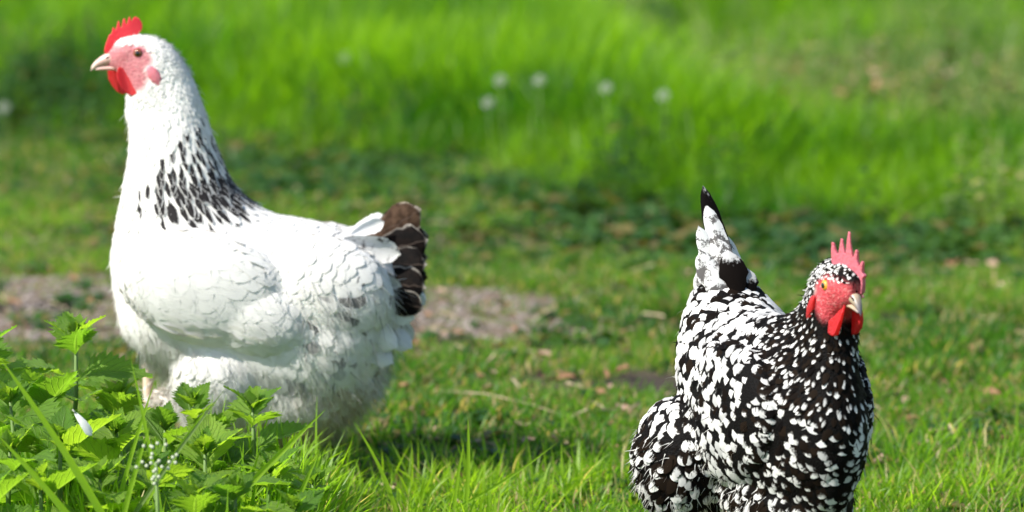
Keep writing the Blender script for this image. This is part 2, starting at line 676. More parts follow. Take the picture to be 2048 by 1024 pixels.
# bare patches: centre pixel, radius x, radius y (m), strength
PATCH = [(60, 590, .36, .40, .9), (-160, 640, .8, .4, .9), (140, 655, .30, .16, .85), (910, 645, .22, .20, 1.0), (1040, 660, .20, .10, .8), (860, 590, .25, .16, .7), (1020, 600, .25, .08, .5), (450, 620, .5, .3, .7),
         (1250, 575, .12, .18, .8), (30, 322, .22, .25, .6), (100, 605, .10, .12, .3), (1500, 70, .5, 1.3, .55), (1880, 190, .4, .6, .55), (1350, 90, .5, .8, .5)]
SOIL_SHADE = [(1295, 765, .10, .07, 1.3), (870, 845, .10, .07, 1.0), (125, 600, .10, .10, .9), (760, 860, .1, .06, .8), (1240, 450, .12, .25, .7), (560, 390, .1, .2, .6), (1400, 650, .2, .1, .6), (1840, 640, .16, .12, .7), (1300, 25, .45, .7, 1.0), (1560, 120, .5, .25, .7), (1700, 190, .3, .3, .7), (1900, 130, .35, .5, .8), (1240, 110, .3, .4, .5), (1130, 700, .16, .08, .7), (980, 770, .2, .07, .6), (1150, 430, .25, .15, .7), (300, 480, .2, .15, .5), (1960, 480, .3, .12, .7), (1890, 780, .14, .07, .8), (1990, 700, .15, .06, .6)]  # dark soil spots; those close right of the white hen paint its cast shadow


def masks(x, y):
    p = np.zeros_like(np.asarray(x, float))
    q = np.zeros_like(p)
    for lst, tgt in ((PATCH, p), (SOIL_SHADE, q)):
        for (u, v, rx, ry, s) in lst:
            g = G(u, v)
            tgt += s * np.exp(-(((x - g.x) / rx) ** 2 + ((y - g.y) / ry) ** 2))
    nn = fbm(x, y, 3.2)
    p = .92 * sstep(.40, .92, p * (.0 + .8 * nn + .7 * fbm(x, y, 9, 15) + .5 * fbm(x, y, 22, 16)))
    q = sstep(.35, .75, 1.35 * q * (.4 + 1.2 * fbm(x, y, 7, 4)))
    return p, q


# tall grass strip: near edge and far edge as functions of x
_f = [(-900, 236), (0, 240), (300, 270), (600, 292), (1000, 335), (1400, 400), (2048, 425), (2700, 440)]
_fx = np.array([G(u, v).x for u, v in _f]); _fy = np.array([G(u, v).y for u, v in _f])
_b = [(-.6, 11), (.02, 11), (.25, 7.5), (.42, 4.7), (.55, 4.4), (.8, 4.1), (1.2, 3.8), (2.2, 3.5)]


def tall_mask(x, y):
    front = np.interp(x, _fx, _fy) + (fbm(x, y, 2.5, 2) - .5) * .5
    back = np.interp(x, [a for a, _ in _b], [c for _, c in _b]) + (fbm(x, y, 2.0, 8) - .5) * .5
    return (.35 * sstep(-.5, .1, y - front) + .65 * sstep(-.05, .9, y - front)) * sstep(-.15, .2, back - y), y - front


def gz(x, y):
    return (fbm(x, y, 1.1, 30) - .5) * .05 * sstep(.3, 2.5, np.abs(y) + np.abs(x) * .2) + (fbm(x, y, 6, 31) - .5) * .014


# ------------------------------------------------------------------ ground sheet
def axis(lo, hi, st, far):
    a = np.arange(lo, hi + st / 2, st)
    k, out, d = st, [], 0
    while d < far:
        k *= 1.35
        d += k
        out.append(d)
    out = np.array(out)
    return np.concatenate([lo - out[::-1], a, hi + out])


gx, gy = axis(-2.6, 2.6, .04, 400), axis(-1.8, 8.0, .04, 400)
X, Y = np.meshgrid(gx, gy)
Pm, Qm = masks(X, Y)
Z = gz(X, Y) - Qm * .008
nx, ny = len(gx), len(gy)
ii = np.arange(nx * ny).reshape(ny, nx)
quads = np.stack([ii[:-1, :-1], ii[:-1, 1:], ii[1:, 1:], ii[1:, :-1]], -1).reshape(-1, 4)
far_g = np.clip(sstep(.9, 2.0, np.abs(X) - .148 * np.clip(Y + 5, 0, 20)) + sstep(9.0, 10.5, Y) + sstep(-1.1, -1.8, Y), 0, 1)
gcol = np.stack([Pm.ravel(), Qm.ravel(), far_g.ravel(), 1 + 0 * Pm.ravel()], -1)
ground = link('ground', mesh_np('ground', np.stack([X.ravel(), Y.ravel(), Z.ravel()], -1), quads, M_EARTH, cols={'gcol': gcol}))
tag(ground, 'uneven grassy earth with bare gravelly patches', kind='structure')


# ------------------------------------------------------------------ scattered ground cover
def blade_mesh(name, n, spread, h0, h1, w, bend, mat, segs=4, wide=.55):
    """a tuft of n tapered, bent blades"""
    T = np.linspace(0, 1, segs + 1)
    V, F, UV, C = [], [], [], []
    for i in range(n):
        a = rng.uniform(0, 2 * math.pi)
        r = spread * math.sqrt(rng.random())
        base = np.array([r * math.cos(a), r * math.sin(a), -.006])
        h = rng.uniform(h0, h1)
        az = a + rng.normal(0, .9)
        lean = rng.uniform(.05, .35)
        bd = bend * rng.uniform(.3, 1.3)
        ang = lean + bd * T
        dl = h / segs
        hx = np.concatenate([[0], np.cumsum(np.sin(ang[:-1] + bd / segs / 2) * dl)])
        hz = np.concatenate([[0], np.cumsum(np.cos(ang[:-1] + bd / segs / 2) * dl)])
        d = np.array([math.cos(az), math.sin(az), 0])
        fz = az + math.pi / 2 + rng.normal(0, .7)
        sd = np.array([math.cos(fz), math.sin(fz), 0])
        ww = w * rng.uniform(.6, 1.3) * np.interp(T, [0, wide, 1], [.6, 1, .06]) / 2
        o = len(V)
        c = [rng.random(), rng.random(), rng.random(), 1]
        for k in range(segs + 1):
            p = base + d * hx[k] + np.array([0, 0, hz[k]])
            V += [p - sd * ww[k], p + sd * ww[k]]
            UV += [(T[k], 0), (T[k], 1)]
            C += [c, c]
        for k in range(segs):
            F.append((o + 2 * k, o + 2 * k + 1, o + 2 * k + 3, o + 2 * k + 2))
    return mesh_np(name, V, np.array(F), mat, UV, {'fcol': C})


def rosette_mesh(name, n, L, W, mat, up=(.2, .9), r0=.0, stalk=.3, height=0.0):
    """low broad leaved plant: n oval leaves; height > 0 spreads them up a stalk"""
    V, F, UV, C = [], [], [], []
    T = np.array([0, .25, .45, .65, .85, 1.0])
    PW = np.array([.06, .12, .8, 1.0, .62, .05])
    for i in range(n):
        az = 2.4 * i + rng.normal(0, .4)
        el = rng.uniform(*up)
        l = L * rng.uniform(.6, 1.2)
        z0 = height * (i / max(n - 1, 1)) * rng.uniform(.8, 1.1)
        l *= 1 - .6 * (z0 / height if height else 0)
        d = np.array([math.cos(az), math.sin(az), 0])
        s = np.array([-math.sin(az), math.cos(az), 0])
        o = len(V)
        c = [rng.random(), rng.random(), rng.random(), 1]
        for t, pw in zip(T, PW):
            q = d * l * t * math.cos(el) + np.array([0, 0, z0 + l * (math.sin(el) * t - .55 * t * t)])
            w = W * l / L * pw / 2
            V += [q - s * w + np.array([0, 0, w * .35]), q, q + s * w + np.array([0, 0, w * .35])]
            UV += [(max(t, .3), 0), (max(t, .3), .5), (max(t, .3), 1)]
            C += [c, c, c]
        for k in range(len(T) - 1):
            for j in range(2):
                a = o + 3 * k + j
                F.append((a, a + 1, a + 4, a + 3))
    if height:
        o = len(V)
        for k in range(4):
            z = height * k / 3
            V += [np.array([-.0018, 0, z]), np.array([.0018, 0, z])]
            UV += [(.5, 0), (.5, 1)]
            C += [[.5, .5, .5, 1]] * 2
        F += [(o + 2 * k, o + 2 * k + 1, o + 2 * k + 3, o + 2 * k + 2) for k in range(3)]
    return mesh_np(name, V, np.array(F), mat, UV, {'fcol': C})


def scatter(name, label, pts, scl, protos, mat, tilt=.15, idx=None):
    """real instanced ground cover (geometry nodes), kind stuff"""
    n = len(pts)
    pc = bpy.data.collections.new(name + '_sources')
    for i, m in enumerate(protos):
        pc.objects.link(bpy.data.objects.new('source_%02d' % i, m))
    me = bpy.data.meshes.new(name)
    me.vertices.add(n)
    me.vertices.foreach_set('co', np.asarray(pts, np.float32).ravel())
    rot = np.stack([rng.normal(0, tilt, n), rng.normal(0, tilt, n), rng.uniform(0, 6.283, n)], -1)
    a = me.attributes.new('rot', 'FLOAT_VECTOR', 'POINT'); a.data.foreach_set('vector', rot.astype(np.float32).ravel())
    a = me.attributes.new('scl', 'FLOAT', 'POINT'); a.data.foreach_set('value', np.asarray(scl, np.float32))
    a = me.attributes.new('idx', 'INT', 'POINT')
    a.data.foreach_set('value', (rng.integers(0, len(protos), n) if idx is None else idx).astype(np.int32))
    o = link(name, me)
    ng = bpy.data.node_groups.new(name, 'GeometryNodeTree')
    ng.interface.new_socket('Geometry', in_out='INPUT', socket_type='NodeSocketGeometry')
    ng.interface.new_socket('Geometry', in_out='OUTPUT', socket_type='NodeSocketGeometry')
    gi, go = ng.nodes.new('NodeGroupInput'), ng.nodes.new('NodeGroupOutput')
    ci = ng.nodes.new('GeometryNodeCollectionInfo')
    ci.inputs['Collection'].default_value = pc
    ci.inputs['Separate Children'].default_value = True
    ci.inputs['Reset Children'].default_value = True
    ip = ng.nodes.new('GeometryNodeInstanceOnPoints')
    ip.inputs['Pick Instance'].default_value = True

    def named(nm, ty):
        q = ng.nodes.new('GeometryNodeInputNamedAttribute')
        q.data_type = ty
        q.inputs['Name'].default_value = nm
        return q.outputs['Attribute']
    L = ng.links.new
    L(gi.outputs[0], ip.inputs['Points'])
    L(ci.outputs[0], ip.inputs['Instance'])
    L(named('idx', 'INT'), ip.inputs['Instance Index'])
    L(named('rot', 'FLOAT_VECTOR'), ip.inputs['Rotation'])
    L(named('scl', 'FLOAT'), ip.inputs['Scale'])
    L(ip.outputs[0], go.inputs[0])
    md = o.modifiers.new('scatter', 'NODES')
    md.node_group = ng
    tag(o, label, kind='stuff')
    return o


def field(n, y0, y1, margin=.7, bias=1.0):
    """random ground points inside the view wedge plus a margin at both sides"""
    y = y0 + (y1 - y0) * rng.random(n) ** bias
    hw = (y + CAM_D) * .148 + margin
    x = rng.uniform(-1, 1, n) * hw
    return x, y


def put(x, y):
    return np.stack([x, y, gz(x, y)], -1)


# short turf
tufts = [blade_mesh('turf_tuft', 18, .035, .014, .042, .0034, 1.2, M_TURF, 3) for _ in range(6)]
x, y = field(138000, -1.3, 9.5, 1.8)
p, q = masks(x, y)
tm, fd = tall_mask(x, y)
dens = (1 - .84 * p) * (1 - .96 * q) * (1 - tm) * (.55 + .7 * fbm(x, y, 2.2, 12))
k = rng.random(len(x)) < np.clip(dens, 0, 1) * np.clip(1.15 - .04 * (y + 1), .6, 1)
x, y, p = x[k], y[k], p[k]
s = rng.uniform(.6, 1.25, len(x)) * (1 - .5 * p) * (.35 + 1.25 * fbm(x, y, 2.3, 40)) * np.where((y > 3.6) & (x > .3), .6, 1.0)
scatter('short_grass', 'short patchy green turf around the two hens', put(x, y), s, tufts, M_TURF)

# low broad leaved weeds, thick in the dark strip before the tall grass
ros = [rosette_mesh('weed_rosette', 7, .05, .026, M_WEED) for _ in range(4)] + [rosette_mesh('weed_rosette', 10, .035, .022, M_WEED, (.5, 1.2)) for _ in range(3)]
x, y = field(30000, -1.0, 10.0, .6)
p, q = masks(x, y)
tm, fd = tall_mask(x, y)
dark_far = np.exp(-((x - .55) / .28) ** 2) * sstep(6.5, 7.2, y)
strip = sstep(-1.7, -.5, fd) * sstep(.35, .1, fd) * sstep(-1.5, -.2, x + .25) 
clump = sstep(.52, .68, fbm(x, y, 2.6, 50))
pr = np.clip(.07 + .42 * clump + .75 * strip * sstep(.3, .55, fbm(x, y, 2.0, 51)), 0, 1) * (1 - .9 * p) * (1 - tm)
pr = np.clip(pr + dark_far, 0, 1)
k = rng.random(len(x)) < pr
strip = np.maximum(strip, dark_far * 1.5)
x, y, strip = x[k], y[k], strip[k]
scatter('low_weeds', 'dark low weeds along the foot of the tall grass', put(x, y), rng.uniform(.6, 1.3, len(x)) * (1 + .7 * strip), ros, M_WEED)

# tall lush grass
tall = [blade_mesh('tall_tuft', 16, .06, .12, .31, .0056, .95, M_TALL, 5) for _ in range(6)]
x, y = field(92000, 2.2, 10.5, 1.9)
tm, fd = tall_mask(x, y)
far_patch = np.exp(-((x - 1.02) / .2) ** 2) * sstep(5.8, 6.8, y) * 1.3 + np.exp(-((x - 1.55) / .2) ** 2) * sstep(5.5, 6.5, y) * .8
gap = 1 - .8 * np.exp(-((x + 1.32) / .28) ** 2 - ((y - 5.5) / .8) ** 2) - (.55 - .4 * sstep(.1, .4, x)) * sstep(.60, .70, fbm(x, y, 1.6, 130))
k = rng.random(len(x)) < np.clip(gap, .05, 1) * np.maximum(tm, far_patch * (x > .3)) * (.5 + .6 * fbm(x, y, 3.0, 60)) * np.where(y > 6, .6, .85)
x, y, tm = x[k], y[k], tm[k]
s = rng.uniform(.65, 1.15, len(x)) * (.72 + .55 * fbm(x, y, 1.4, 61)) * np.where(x > .5, .92, 1.0) * (.55 + .5 * sstep(-.1, .9, fd[k]))
scatter('tall_grass', 'tall lush bright green grass behind the hens', put(x, y), s, tall, M_TALL)

# longer meadow blades in the foreground
meadow = [blade_mesh('meadow_tuft', 5, .03, .05, .13, .0052, .9, M_FORE, 5) for _ in range(6)]
x, y = field(60000, -1.4, .6, 1.1)
u = 1024 + x / (y + CAM_D) * FPX
near = sstep(.5, -.25, y)
left = sstep(700, 560, u) * sstep(-.10, -.35, y)
dens = np.clip(.07 + .22 * sstep(.45, .65, fbm(x, y, 3.5, 80)) + .85 * left, 0, 1) * near
clear = (np.hypot((x - .34) / .26, (y + .72) / .26) > 1)
k = (rng.random(len(x)) < dens) & clear
x, y, left = x[k], y[k], left[k]
scatter('meadow_grass', 'longer bright grass blades in front of the hens', put(x, y), rng.uniform(.5, 1.0, len(x)) * (.75 + .75 * left), meadow, M_FORE)

# pale flowering weeds, a haze of stalks too many to count
pale = [rosette_mesh('pale_weed', 16, .045, .02, M_PALE, (.3, 1.1), height=.16) for _ in range(4)]
x, y = field(16000, 2.0, 10.5, .6)
p, q = masks(x, y)
tm, fd = tall_mask(x, y)
edge = sstep(-.8, -.15, fd) * sstep(.3, 0, fd) * sstep(.9, 1.2, x)
behind = sstep(.35, .7, x) * (1 - tm) * sstep(3.4, 4.2, y) * (1 - np.exp(-((x - .55) / .28) ** 2) * sstep(6.0, 6.8, y)) * (1 - .8 * np.exp(-((x - 1.02) / .2) ** 2) * sstep(5.8, 6.8, y))
k = rng.random(len(x)) < np.clip(.8 * edge + .75 * behind * sstep(.38, .55, fbm(x, y, 1.6, 90)), 0, 1)
x, y = x[k], y[k]
scatter('pale_weeds', 'pale leafy weeds around and behind the tall grass', put(x, y), rng.uniform(.5, 1.35, len(x)) * np.where(y > 3.4, 1.3, 1), pale, M_PALE)

# dark leafy weeds standing in the tall grass and at its foot
leafy = [rosette_mesh('leafy_weed', 18, .055, .03, M_WEED, (.2, 1.0), height=.17) for _ in range(4)]
x, y = field(14000, 2.0, 10.5, .6)
tm, fd = tall_mask(x, y)
wgt = .9 * np.exp(-((x + 1.32) / .28) ** 2 - ((y - 5.5) / .8) ** 2) + .5 * np.exp(-((x - 1.7) / .22) ** 2) * sstep(5.5, 6.5, y) + (.45 - .35 * sstep(.1, .4, x)) * sstep(.62, .72, fbm(x, y, 1.6, 130)) * tm + .35 * np.exp(-((fd + .1) / .28) ** 2) * sstep(.4, .6, fbm(x, y, 2.2, 133)) * sstep(-1.0, -.2, x) * (1 - .75 * sstep(.2, .5, x))
k = rng.random(len(x)) < np.clip(wgt, 0, 1)
x, y = x[k], y[k]
scatter('leafy_weeds', 'dark green leafy weeds in and before the tall grass', put(x, y), rng.uniform(.55, 1.4, len(x)), leafy, M_WEED)

# dead leaves, straw bits and pebbles


def chip_mesh(name, L, W, mat):
    T = np.linspace(0, 1, 5)
    PW = np.array([.1, .8, 1, .7, .1])
    V, F, UV, C = [], [], [], []
    cz = rng.uniform(.2, .9)
    for t, w in zip(T, PW):
        z = .006 + .008 * math.sin(3 * t) * cz
        V += [(L * (t - .5), -W * w / 2, z), (L * (t - .5), 0, z - .003), (L * (t - .5), W * w / 2, z + rng.uniform(0, .006))]
    F = [(3 * a + j, 3 * a + j + 1, 3 * a + j + 4, 3 * a + j + 3) for a in range(4) for j in range(2)]
    return mesh_np(name, V, np.array(F), mat)


M_LIT2 = mat_plain('faded_leaf', (.36, .24, .18), .8, .4, 12, .2)
chips = [chip_mesh('dead_leaf', .035, .016, M_LITTER), chip_mesh('dead_leaf', .025, .018, M_LITTER), chip_mesh('dead_leaf', .03, .018, M_LIT2), chip_mesh('dead_leaf', .022, .015, M_LIT2), chip_mesh('straw_bit', .06, .004, M_STRAW), chip_mesh('straw_bit', .055, .0025, M_STRAW), chip_mesh('straw_bit', .05, .006, M_STRAW)]
x, y = field(11000, -1.2, 9.5, .4)
k = rng.random(len(x)) < (.25 + .8 * fbm(x, y, 2.4, 100)) * np.where(y > 3, .6, .85)
xb, yb = rng.normal(1.15, .45, 420), rng.normal(5.6, 1.3, 420)
kb = (fbm(xb, yb, 1.5, 140) > .46) & (yb > 3.8) & (xb > .4)
pb = put(xb[kb], yb[kb]) + np.stack([0 * xb[kb], 0 * xb[kb], rng.uniform(.03, .12, kb.sum())], -1)
pts_l = np.concatenate([put(x[k], y[k]) + [0, 0, .008], pb])
scl_l = np.concatenate([rng.uniform(.35, .95, k.sum()), rng.uniform(1.2, 2.6, kb.sum())])
scatter('leaf_litter', 'dead brown leaves and straw bits lying in the turf', pts_l, scl_l, chips, M_LITTER, .35)


def pebble_mesh(name):
    bm = bmesh.new()
    bmesh.ops.create_icosphere(bm, subdivisions=1, radius=.006)
    for v in bm.verts:
        v.co *= rng.uniform(.75, 1.2)
        v.co.z *= .6
    me = bpy.data.meshes.new(name)
    bm.to_mesh(me)
    bm.free()
    me.materials.append(M_PEBBLE)
    return me


x, y = field(30000, .3, 4.2, .5)
p, q = masks(x, y)
k = rng.random(len(x)) < p * .8
scatter('gravel', 'small stones and grit on the bare path', put(x[k], y[k]), rng.uniform(.3, 1.5, k.sum()), [pebble_mesh('grit') for _ in range(4)], M_PEBBLE, .3)

# ------------------------------------------------------------------ plumage engine
T7 = np.array([0, .18, .4, .62, .82, .95, 1.0])
PROF = {'round': np.array([.2, .62, .9, 1.0, .92, .56, .10]),
        'hackle': np.array([.3, .7, .95, 1.0, .78, .40, .05]),
        'fluff': np.array([.25, .75, 1.0, .95, .78, .5, .18])}


class Cloth:
    """collects feather quads, later one mesh"""
    def __init__(s):
        s.V, s.F, s.U, s.C, s.N, s.n = [], [], [], [], [], 0

    def add(s, V, F, U, C, N=None):
        s.N.append(np.zeros_like(V) if N is None else N)
        s.V.append(V); s.F.append(F + s.n); s.U.append(U); s.C.append(C); s.n += len(V)

    def build(s, name, mat, parent):
        me = mesh_np(name, np.concatenate(s.V), np.concatenate(s.F), mat, np.concatenate(s.U), {'fcol': np.concatenate(s.C)})
        me.normals_split_custom_set_from_vertices(np.concatenate(s.N).tolist())
        return tag(link(name, me, parent), kind='stuff')


_q7 = np.array([(3 * k + j, 3 * k + j + 3, 3 * k + j + 4, 3 * k + j + 1) for k in range(6) for j in range(2)])


def feather_on(cl, bvh, p, d, L, W, prof, h0, h1, curl, col, tipdrop=0.0, soft=.35):
    V = np.empty((21, 3), np.float32)
    N = np.empty((21, 3), np.float32)
    U = np.empty((21, 2), np.float32)
    pr = PROF[prof]
    p = Vector(p)
    d = Vector(d)
    asym = random.uniform(-.12, .12)
    jit = [random.uniform(.85, 1.12) for _ in range(7)]
    for k in range(7):
        co, no, _, _ = bvh.find_nearest(p)
        d2 = d - no * d.dot(no)
        if d2.length < 1e-5: d2 = no.orthogonal()
        d = d2.normalized()
        t = T7[k]
        c = co + no * (h0 + (h1 - h0) * t ** 1.25)
        if tipdrop: c.z -= tipdrop * t * t
        s = no.cross(d)
        w = W * .5 * pr[k] * jit[k]
        dn = no * (curl * w)
        V[3 * k] = c - s * w * (1 + asym) - dn
        V[3 * k + 1] = c
        V[3 * k + 2] = c + s * w * (1 - asym) - dn
        bk = no - d * (soft * .35)
        N[3 * k] = (bk - s * soft).normalized(); N[3 * k + 1] = bk.normalized(); N[3 * k + 2] = (bk + s * soft).normalized()
        U[3 * k] = (t, 0); U[3 * k + 1] = (t, .5); U[3 * k + 2] = (t, 1)
        if k < 6: p = co + d * (L * (T7[k + 1] - t))
    cl.add(V, _q7, U, np.tile(np.array(col, np.float32), (21, 1)), N)


_q4 = np.array([(2 * k, 2 * k + 1, 2 * k + 3, 2 * k + 2) for k in range(3)])


def strand(cl, p, d, L, w, droop, col, uv=(.3, .8), nrm=None):
    d = Vector(d).normalized()
    s = d.orthogonal()
    s.rotate(Matrix.Rotation(random.uniform(0, 6.28), 3, d))
    if nrm is not None and s.cross(d).dot(Vector(nrm)) < 0: s = -s
    V = np.empty((8, 3), np.float32)
    q = Vector(p)
    for k in range(4):
        t = k / 3
        ww = w * (1 - .85 * t) / 2
        V[2 * k] = q - s * ww
        V[2 * k + 1] = q + s * ww
        d = (d + Vector((0, 0, -droop)) + Vector((random.gauss(0, .10), random.gauss(0, .10), random.gauss(0, .10)))).normalized()
        q = q + d * (L / 3)
    cl.add(V, _q4, np.tile(np.array([uv], np.float32), (8, 1)), np.tile(np.array(col, np.float32), (8, 1)), None if nrm is None else np.tile(np.array([nrm], np.float32), (8, 1)))


def sample_surface(me, n, seed):
    r = np.random.default_rng(seed)
    me.calc_loop_triangles()
    tri = np.empty(len(me.loop_triangles) * 3, np.int32)
    me.loop_triangles.foreach_get('vertices', tri)
    tri = tri.reshape(-1, 3)
    v = get_np(me)
    a, b, c = v[tri[:, 0]], v[tri[:, 1]], v[tri[:, 2]]
    nn = np.cross(b - a, c - a)
    ar = np.linalg.norm(nn, axis=1)
    i = r.choice(len(tri), n, p=ar / ar.sum())
    s, t = r.random((2, n))
    f = s + t > 1
    s[f], t[f] = 1 - s[f], 1 - t[f]
    pts = a[i] + (b - a)[i] * s[:, None] + (c - a)[i] * t[:, None]
    return pts, nn[i] / np.maximum(ar[i], 1e-12)[:, None]


def thin(pts, rad):
    """dart throwing with a per-point radius"""
    cell = .012
    grid = {}
    keep = []
    P_ = pts.tolist()
    for i, q in enumerate(P_):
        r = rad[i]
        if r <= 0: continue
        key = (int(q[0] // cell), int(q[1] // cell), int(q[2] // cell))
        ok = True
        for dx in (-1, 0, 1):
            for dy in (-1, 0, 1):
                for dz in (-1, 0, 1):
                    for (qq, rr) in grid.get((key[0] + dx, key[1] + dy, key[2] + dz), ()):
                        m = min(r, rr)
                        if (q[0] - qq[0]) ** 2 + (q[1] - qq[1]) ** 2 + (q[2] - qq[2]) ** 2 < m * m:
                            ok = False
                            break
                    if not ok: break
                if not ok: break
            if not ok: break
        if ok:
            grid.setdefault(key, []).append((q, r))
            keep.append(i)
    return keep


def in_poly(x, y, poly):
    c = False
    n = len(poly)
    j = n - 1
    for i in range(n):
        xi, yi = poly[i]
        xj, yj = poly[j]
        if (yi > y) != (yj > y) and x < (xj - xi) * (y - yi) / (yj - yi) + xi:
            c = not c
        j = i
    return c


def big_feather(name, base, tip, width, normal, mat, parent, arch=.1, dark=0.0, stain=0.0, rounded=.75, rnd=None, cup=.18, rough=.02):
    """one large broad feather as its own mesh; base, tip in the parent's frame"""
    base, tip, normal = Vector(base), Vector(tip), Vector(normal).normalized()
    d = tip - base
    L = d.length
    d.normalize()
    n = (normal - d * normal.dot(d)).normalized()
    s = n.cross(d)
    rows, cols = 13, 7
    V, U = [], []
    for k in range(rows):
        t = 1 - (1 - k / (rows - 1)) ** 1.5
        w = np.interp(t, [0, .15, .5, rounded], [.25, .55, .92, 1]) * width / 2
        if t > rounded: w = max(.10, math.sqrt(max(0, 1 - ((t - rounded) / (1 - rounded)) ** 2))) * width / 2
        for j in range(cols):
            x = (j / (cols - 1)) * 2 - 1
            wob = random.uniform(-rough, rough) * w
            back = .10 * width * x * x * (t ** 3)
            c = base + d * (L * t - back) + n * (arch * L * math.sin(math.pi * t * .9) - cup * w * x * x) + s * (x * w + wob)
            V.append(c)
            U.append((t, (x + 1) / 2))
    F = [(k * cols + j, k * cols + j + 1, (k + 1) * cols + j + 1, (k + 1) * cols + j) for k in range(rows - 1) for j in range(cols - 1)]
    col = [[dark, random.random() if rnd is None else rnd, stain, 1]] * len(V)
    o = link(name, mesh_np(name, V, np.array(F), mat, U, {'fcol': col}), parent)
    return o


# ------------------------------------------------------------------ heads
def head_frame(e0, fwd, up=Vector((0, 0, 1))):
    f = Vector(fwd).normalized()
    l = up.cross(f).normalized()
    u = f.cross(l)
    return Vector(e0), f, l, u


MM = .001
SKIN_POLY = [(58, 5), (20, 14), (8, 14), (-6, 11), (-16, 3), (-20, -8), (-15, -20), (-14, -35), (-6, -52), (15, -56), (32, -46), (58, -25)]


def apply_skin(me, hf, poly=SKIN_POLY, pale=(-13, -23, 9)):
    e0, f, l, u = hf
    v = get_np(me)
    out = np.zeros((len(v), 4), np.float32)
    out[:, 3] = 1
    q = v - np.array(e0)
    ff, uu, ll = q @ np.array(f) / MM, q @ np.array(u) / MM, q @ np.array(l) / MM
    near = np.where((np.abs(ff) < 70) & (np.abs(uu) < 75) & (np.abs(ll) < 60))[0]
    for i in near:
        if in_poly(ff[i], uu[i], poly): out[i, 0] = 1
        out[i, 1] = max(0, 1 - math.hypot(ff[i] - pale[0], uu[i] - pale[1]) / pale[2]) * .9
    # soften the border
    e = np.empty(len(me.edges) * 2, np.int32)
    me.edges.foreach_get('vertices', e)
    e = e.reshape(-1, 2)
    for _ in range(2):
        s = out[:, 0].copy(); c = np.ones(len(v))
        np.add.at(s, e[:, 0], out[e[:, 1], 0]); np.add.at(s, e[:, 1], out[e[:, 0], 0])
        np.add.at(c, e[:, 0], 1); np.add.at(c, e[:, 1], 1)
        out[:, 0] = s / c
    a = me.attributes.new('skin', 'FLOAT_COLOR', 'POINT')
    a.data.foreach_set('color', out.ravel())
    return out[:, 0]


def to_head(VF_or_me, hf, name, mat, parent, y_scale=None, off=(0, 0, 0), rot=None, sc=1.0):
    """place a mesh given in head millimetres (x forward, y lateral, z up)"""
    e0, f, l, u = hf
    me = VF_or_me
    v = get_np(me).astype(float) * sc
    if rot is not None: v = v @ np.array(rot).T
    v = v + np.array(off)
    w = np.array(e0) + MM * (v[:, :1] * np.array(f) + v[:, 1:2] * np.array(l) + v[:, 2:3] * np.array(u))
    me.vertices.foreach_set('co', w.astype(np.float32).ravel())
    me.materials.clear()
    me.materials.append(mat)
    for p in me.polygons: p.use_smooth = True
    me.update()
    return link(name, me, parent)


COMB_W = [(48, 0), (47, 8), (44, 16), (41, 24), (37, 27), (36, 34), (34, 36), (32, 30), (30, 36), (28, 44), (26, 43), (24.5, 32), (23, 36), (21, 46), (18.5, 48), (16, 36), (15, 42),
          (13, 49), (11, 50), (9, 42), (7, 48), (3, 50), (-2, 47), (-6, 40), (-6, 33), (-2, 27), (4, 22), (14, 14), (24, 4), (36, -4)]
COMB_S = [(47, -4), (48, 8), (47, 15), (50, 20), (46, 23), (46, 29), (47, 37), (44.5, 39), (41, 30), (38, 38), (38.5, 51), (36, 53), (31, 40), (28, 58), (26.5, 73), (23.5, 76), (20, 58), (17, 42),
          (13, 55), (12, 63), (9, 64), (6.5, 52), (4, 40), (0, 47), (-2, 56), (-5.5, 57), (-7, 44), (-7, 32), (-4, 24), (2, 18), (14, 10), (24, 2), (36, -8)]
WATTLE = [(28, -19), (31, -28), (30, -38), (25, -48), (18, -56), (10, -60), (2, -57), (-2, -50), (0, -44), (8, -38), (14, -30), (20, -22)]


def flap(outline, thick, voxel=.9, sm=4):
    V, F = slab(outline, thick)
    return remeshed('flap', [(V, F)], voxel, sm)


